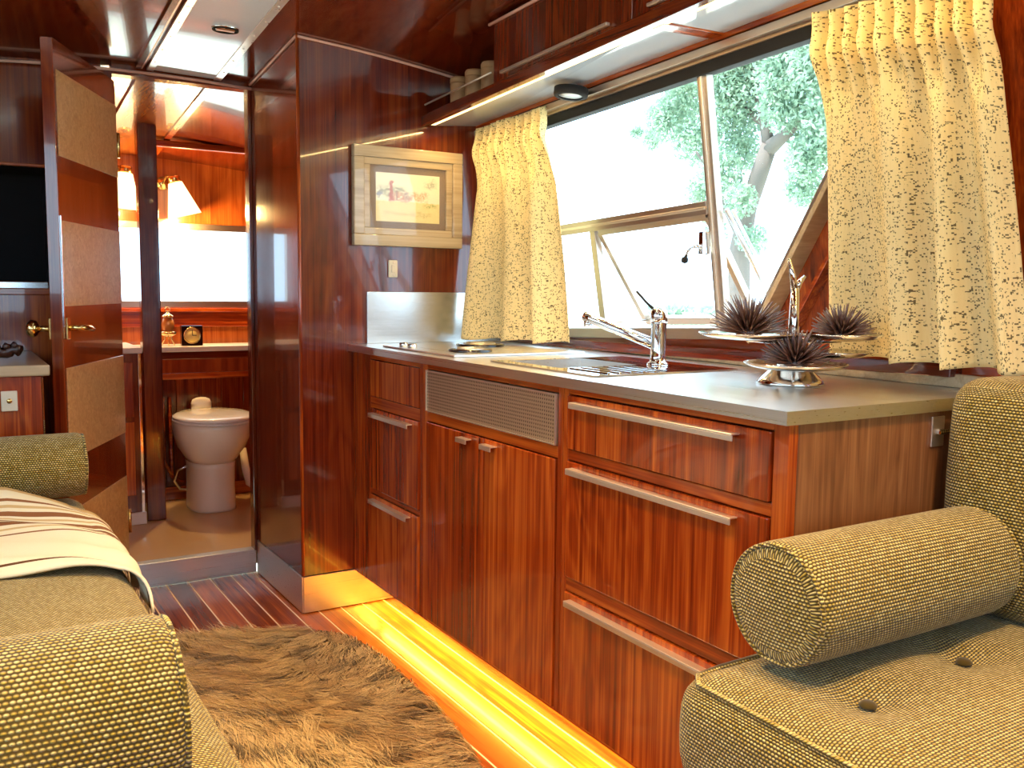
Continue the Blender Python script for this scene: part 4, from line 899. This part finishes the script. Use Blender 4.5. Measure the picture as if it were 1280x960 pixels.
# ================================================================== FUR RUG
def rug():
    t = thing('fur_rug', 'shaggy brown fur rug lying on the plank floor', 'rug', (.65, 1.9, 0))
    out = [(.44, 2.62), (.58, 2.70), (.80, 2.66), (.955, 2.56), (1.000, 2.40), (1.010, 2.15), (1.000, 1.90), (.965, 1.70), (.93, 1.45), (.88, 1.20), (.70, 1.05), (.50, 1.10), (.38, 1.35), (.36, 1.70), (.38, 2.10), (.38, 2.40)]
    P = np.array(out); n = len(P); c = P.mean(0)
    # smooth closed outline
    L = []
    for i in range(n):
        p0, p1, p2, p3 = P[i-1], P[i], P[(i+1) % n], P[(i+2) % n]
        for s in np.linspace(0, 1, 8, endpoint=False):
            L.append(.5*((2*p1)+(-p0+p2)*s+(2*p0-5*p1+4*p2-p3)*s*s+(-p0+3*p1-3*p2+p3)*s**3))
    L = np.array(L); m = len(L)
    Vb = [(p[0], p[1], .002) for p in L]+[(p[0]*.97+c[0]*.03, p[1]*.97+c[1]*.03, .014) for p in L]
    Fb = [tuple(range(m))[::-1], tuple(range(m, 2*m))]+[(i, (i+1) % m, (i+1) % m+m, i+m) for i in range(m)]
    link('hide', Vb, Fb, plain('hide', (.16, .09, .04), .9), t)
    # strands
    N = 62000; lo, hi = L.min(0), L.max(0)
    Q = RNG.uniform(lo, hi, (int(N*1.6), 2))
    ins = np.zeros(len(Q), bool); j = m-1
    for i in range(m):
        a, b = L[i], L[j]; cond = ((a[1] > Q[:, 1]) != (b[1] > Q[:, 1])) & (Q[:, 0] < (b[0]-a[0])*(Q[:, 1]-a[1])/(b[1]-a[1]+1e-12)+a[0]); ins ^= cond; j = i
    Q = Q[ins][:N]; N = len(Q)
    cs = RNG.uniform(lo, hi, (1500, 2)); cell = .032
    # clumping: each strand leans to its nearest clump centre
    idx = np.zeros(N, int)
    for s in range(0, N, 4000):
        d = ((Q[s:s+4000, None, :]-cs[None])**2).sum(2); idx[s:s+4000] = d.argmin(1)
    cc = cs[idx]; ch = RNG.random(1500)[idx]; cang = RNG.normal(0, .55, 1500)[idx]
    fl_ = 2.75+.6*np.sin(Q[:, 0]*7+1)+.6*np.sin(Q[:, 1]*6)+cang*.55+RNG.normal(0, .22, N)
    fdir = np.stack([np.cos(fl_), np.sin(fl_)], 1)
    Ls = RNG.uniform(.045, .075, N)*(.8+.45*ch); lift = RNG.uniform(.22, .45, N)
    edge = np.zeros(N)
    P0 = np.column_stack([Q, np.full(N, .012)])
    tgt = (cc-Q)*.28+fdir*(Ls*.75)[:, None]
    P1 = np.column_stack([Q+tgt*.40, .012+Ls*lift*.75]); P2 = np.column_stack([Q+(cc-Q)*.42+fdir*(Ls*1.05)[:, None], .012+Ls*lift*(.78+.15*RNG.random(N))])
    P2[:, :2] += RNG.normal(0, .004, (N, 2))
    sd_ = np.column_stack([-fdir[:, 1], fdir[:, 0], np.zeros(N)]); w = .00085
    V = np.stack([P0-sd_*w, P0+sd_*w, P1-sd_*w*1.1, P1+sd_*w*1.1, P2], 1).reshape(-1, 3)
    b = (np.arange(N)*5)[:, None]
    F4 = (b+np.array([[0, 1, 3, 2]])).tolist(); F3 = (b+np.array([[2, 3, 4]])).tolist()
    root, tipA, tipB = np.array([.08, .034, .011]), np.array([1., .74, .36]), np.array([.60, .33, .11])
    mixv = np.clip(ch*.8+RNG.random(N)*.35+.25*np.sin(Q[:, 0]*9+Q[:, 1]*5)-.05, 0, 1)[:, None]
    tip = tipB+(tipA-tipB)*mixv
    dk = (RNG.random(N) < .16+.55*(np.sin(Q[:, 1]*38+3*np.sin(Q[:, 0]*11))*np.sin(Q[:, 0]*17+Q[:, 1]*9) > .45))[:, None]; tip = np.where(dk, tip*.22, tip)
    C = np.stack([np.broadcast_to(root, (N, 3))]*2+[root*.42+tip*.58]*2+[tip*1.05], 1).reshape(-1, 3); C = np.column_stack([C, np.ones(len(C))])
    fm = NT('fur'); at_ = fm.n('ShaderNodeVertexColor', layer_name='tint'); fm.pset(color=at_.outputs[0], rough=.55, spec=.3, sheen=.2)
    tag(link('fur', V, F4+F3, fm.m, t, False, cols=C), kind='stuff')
rug()
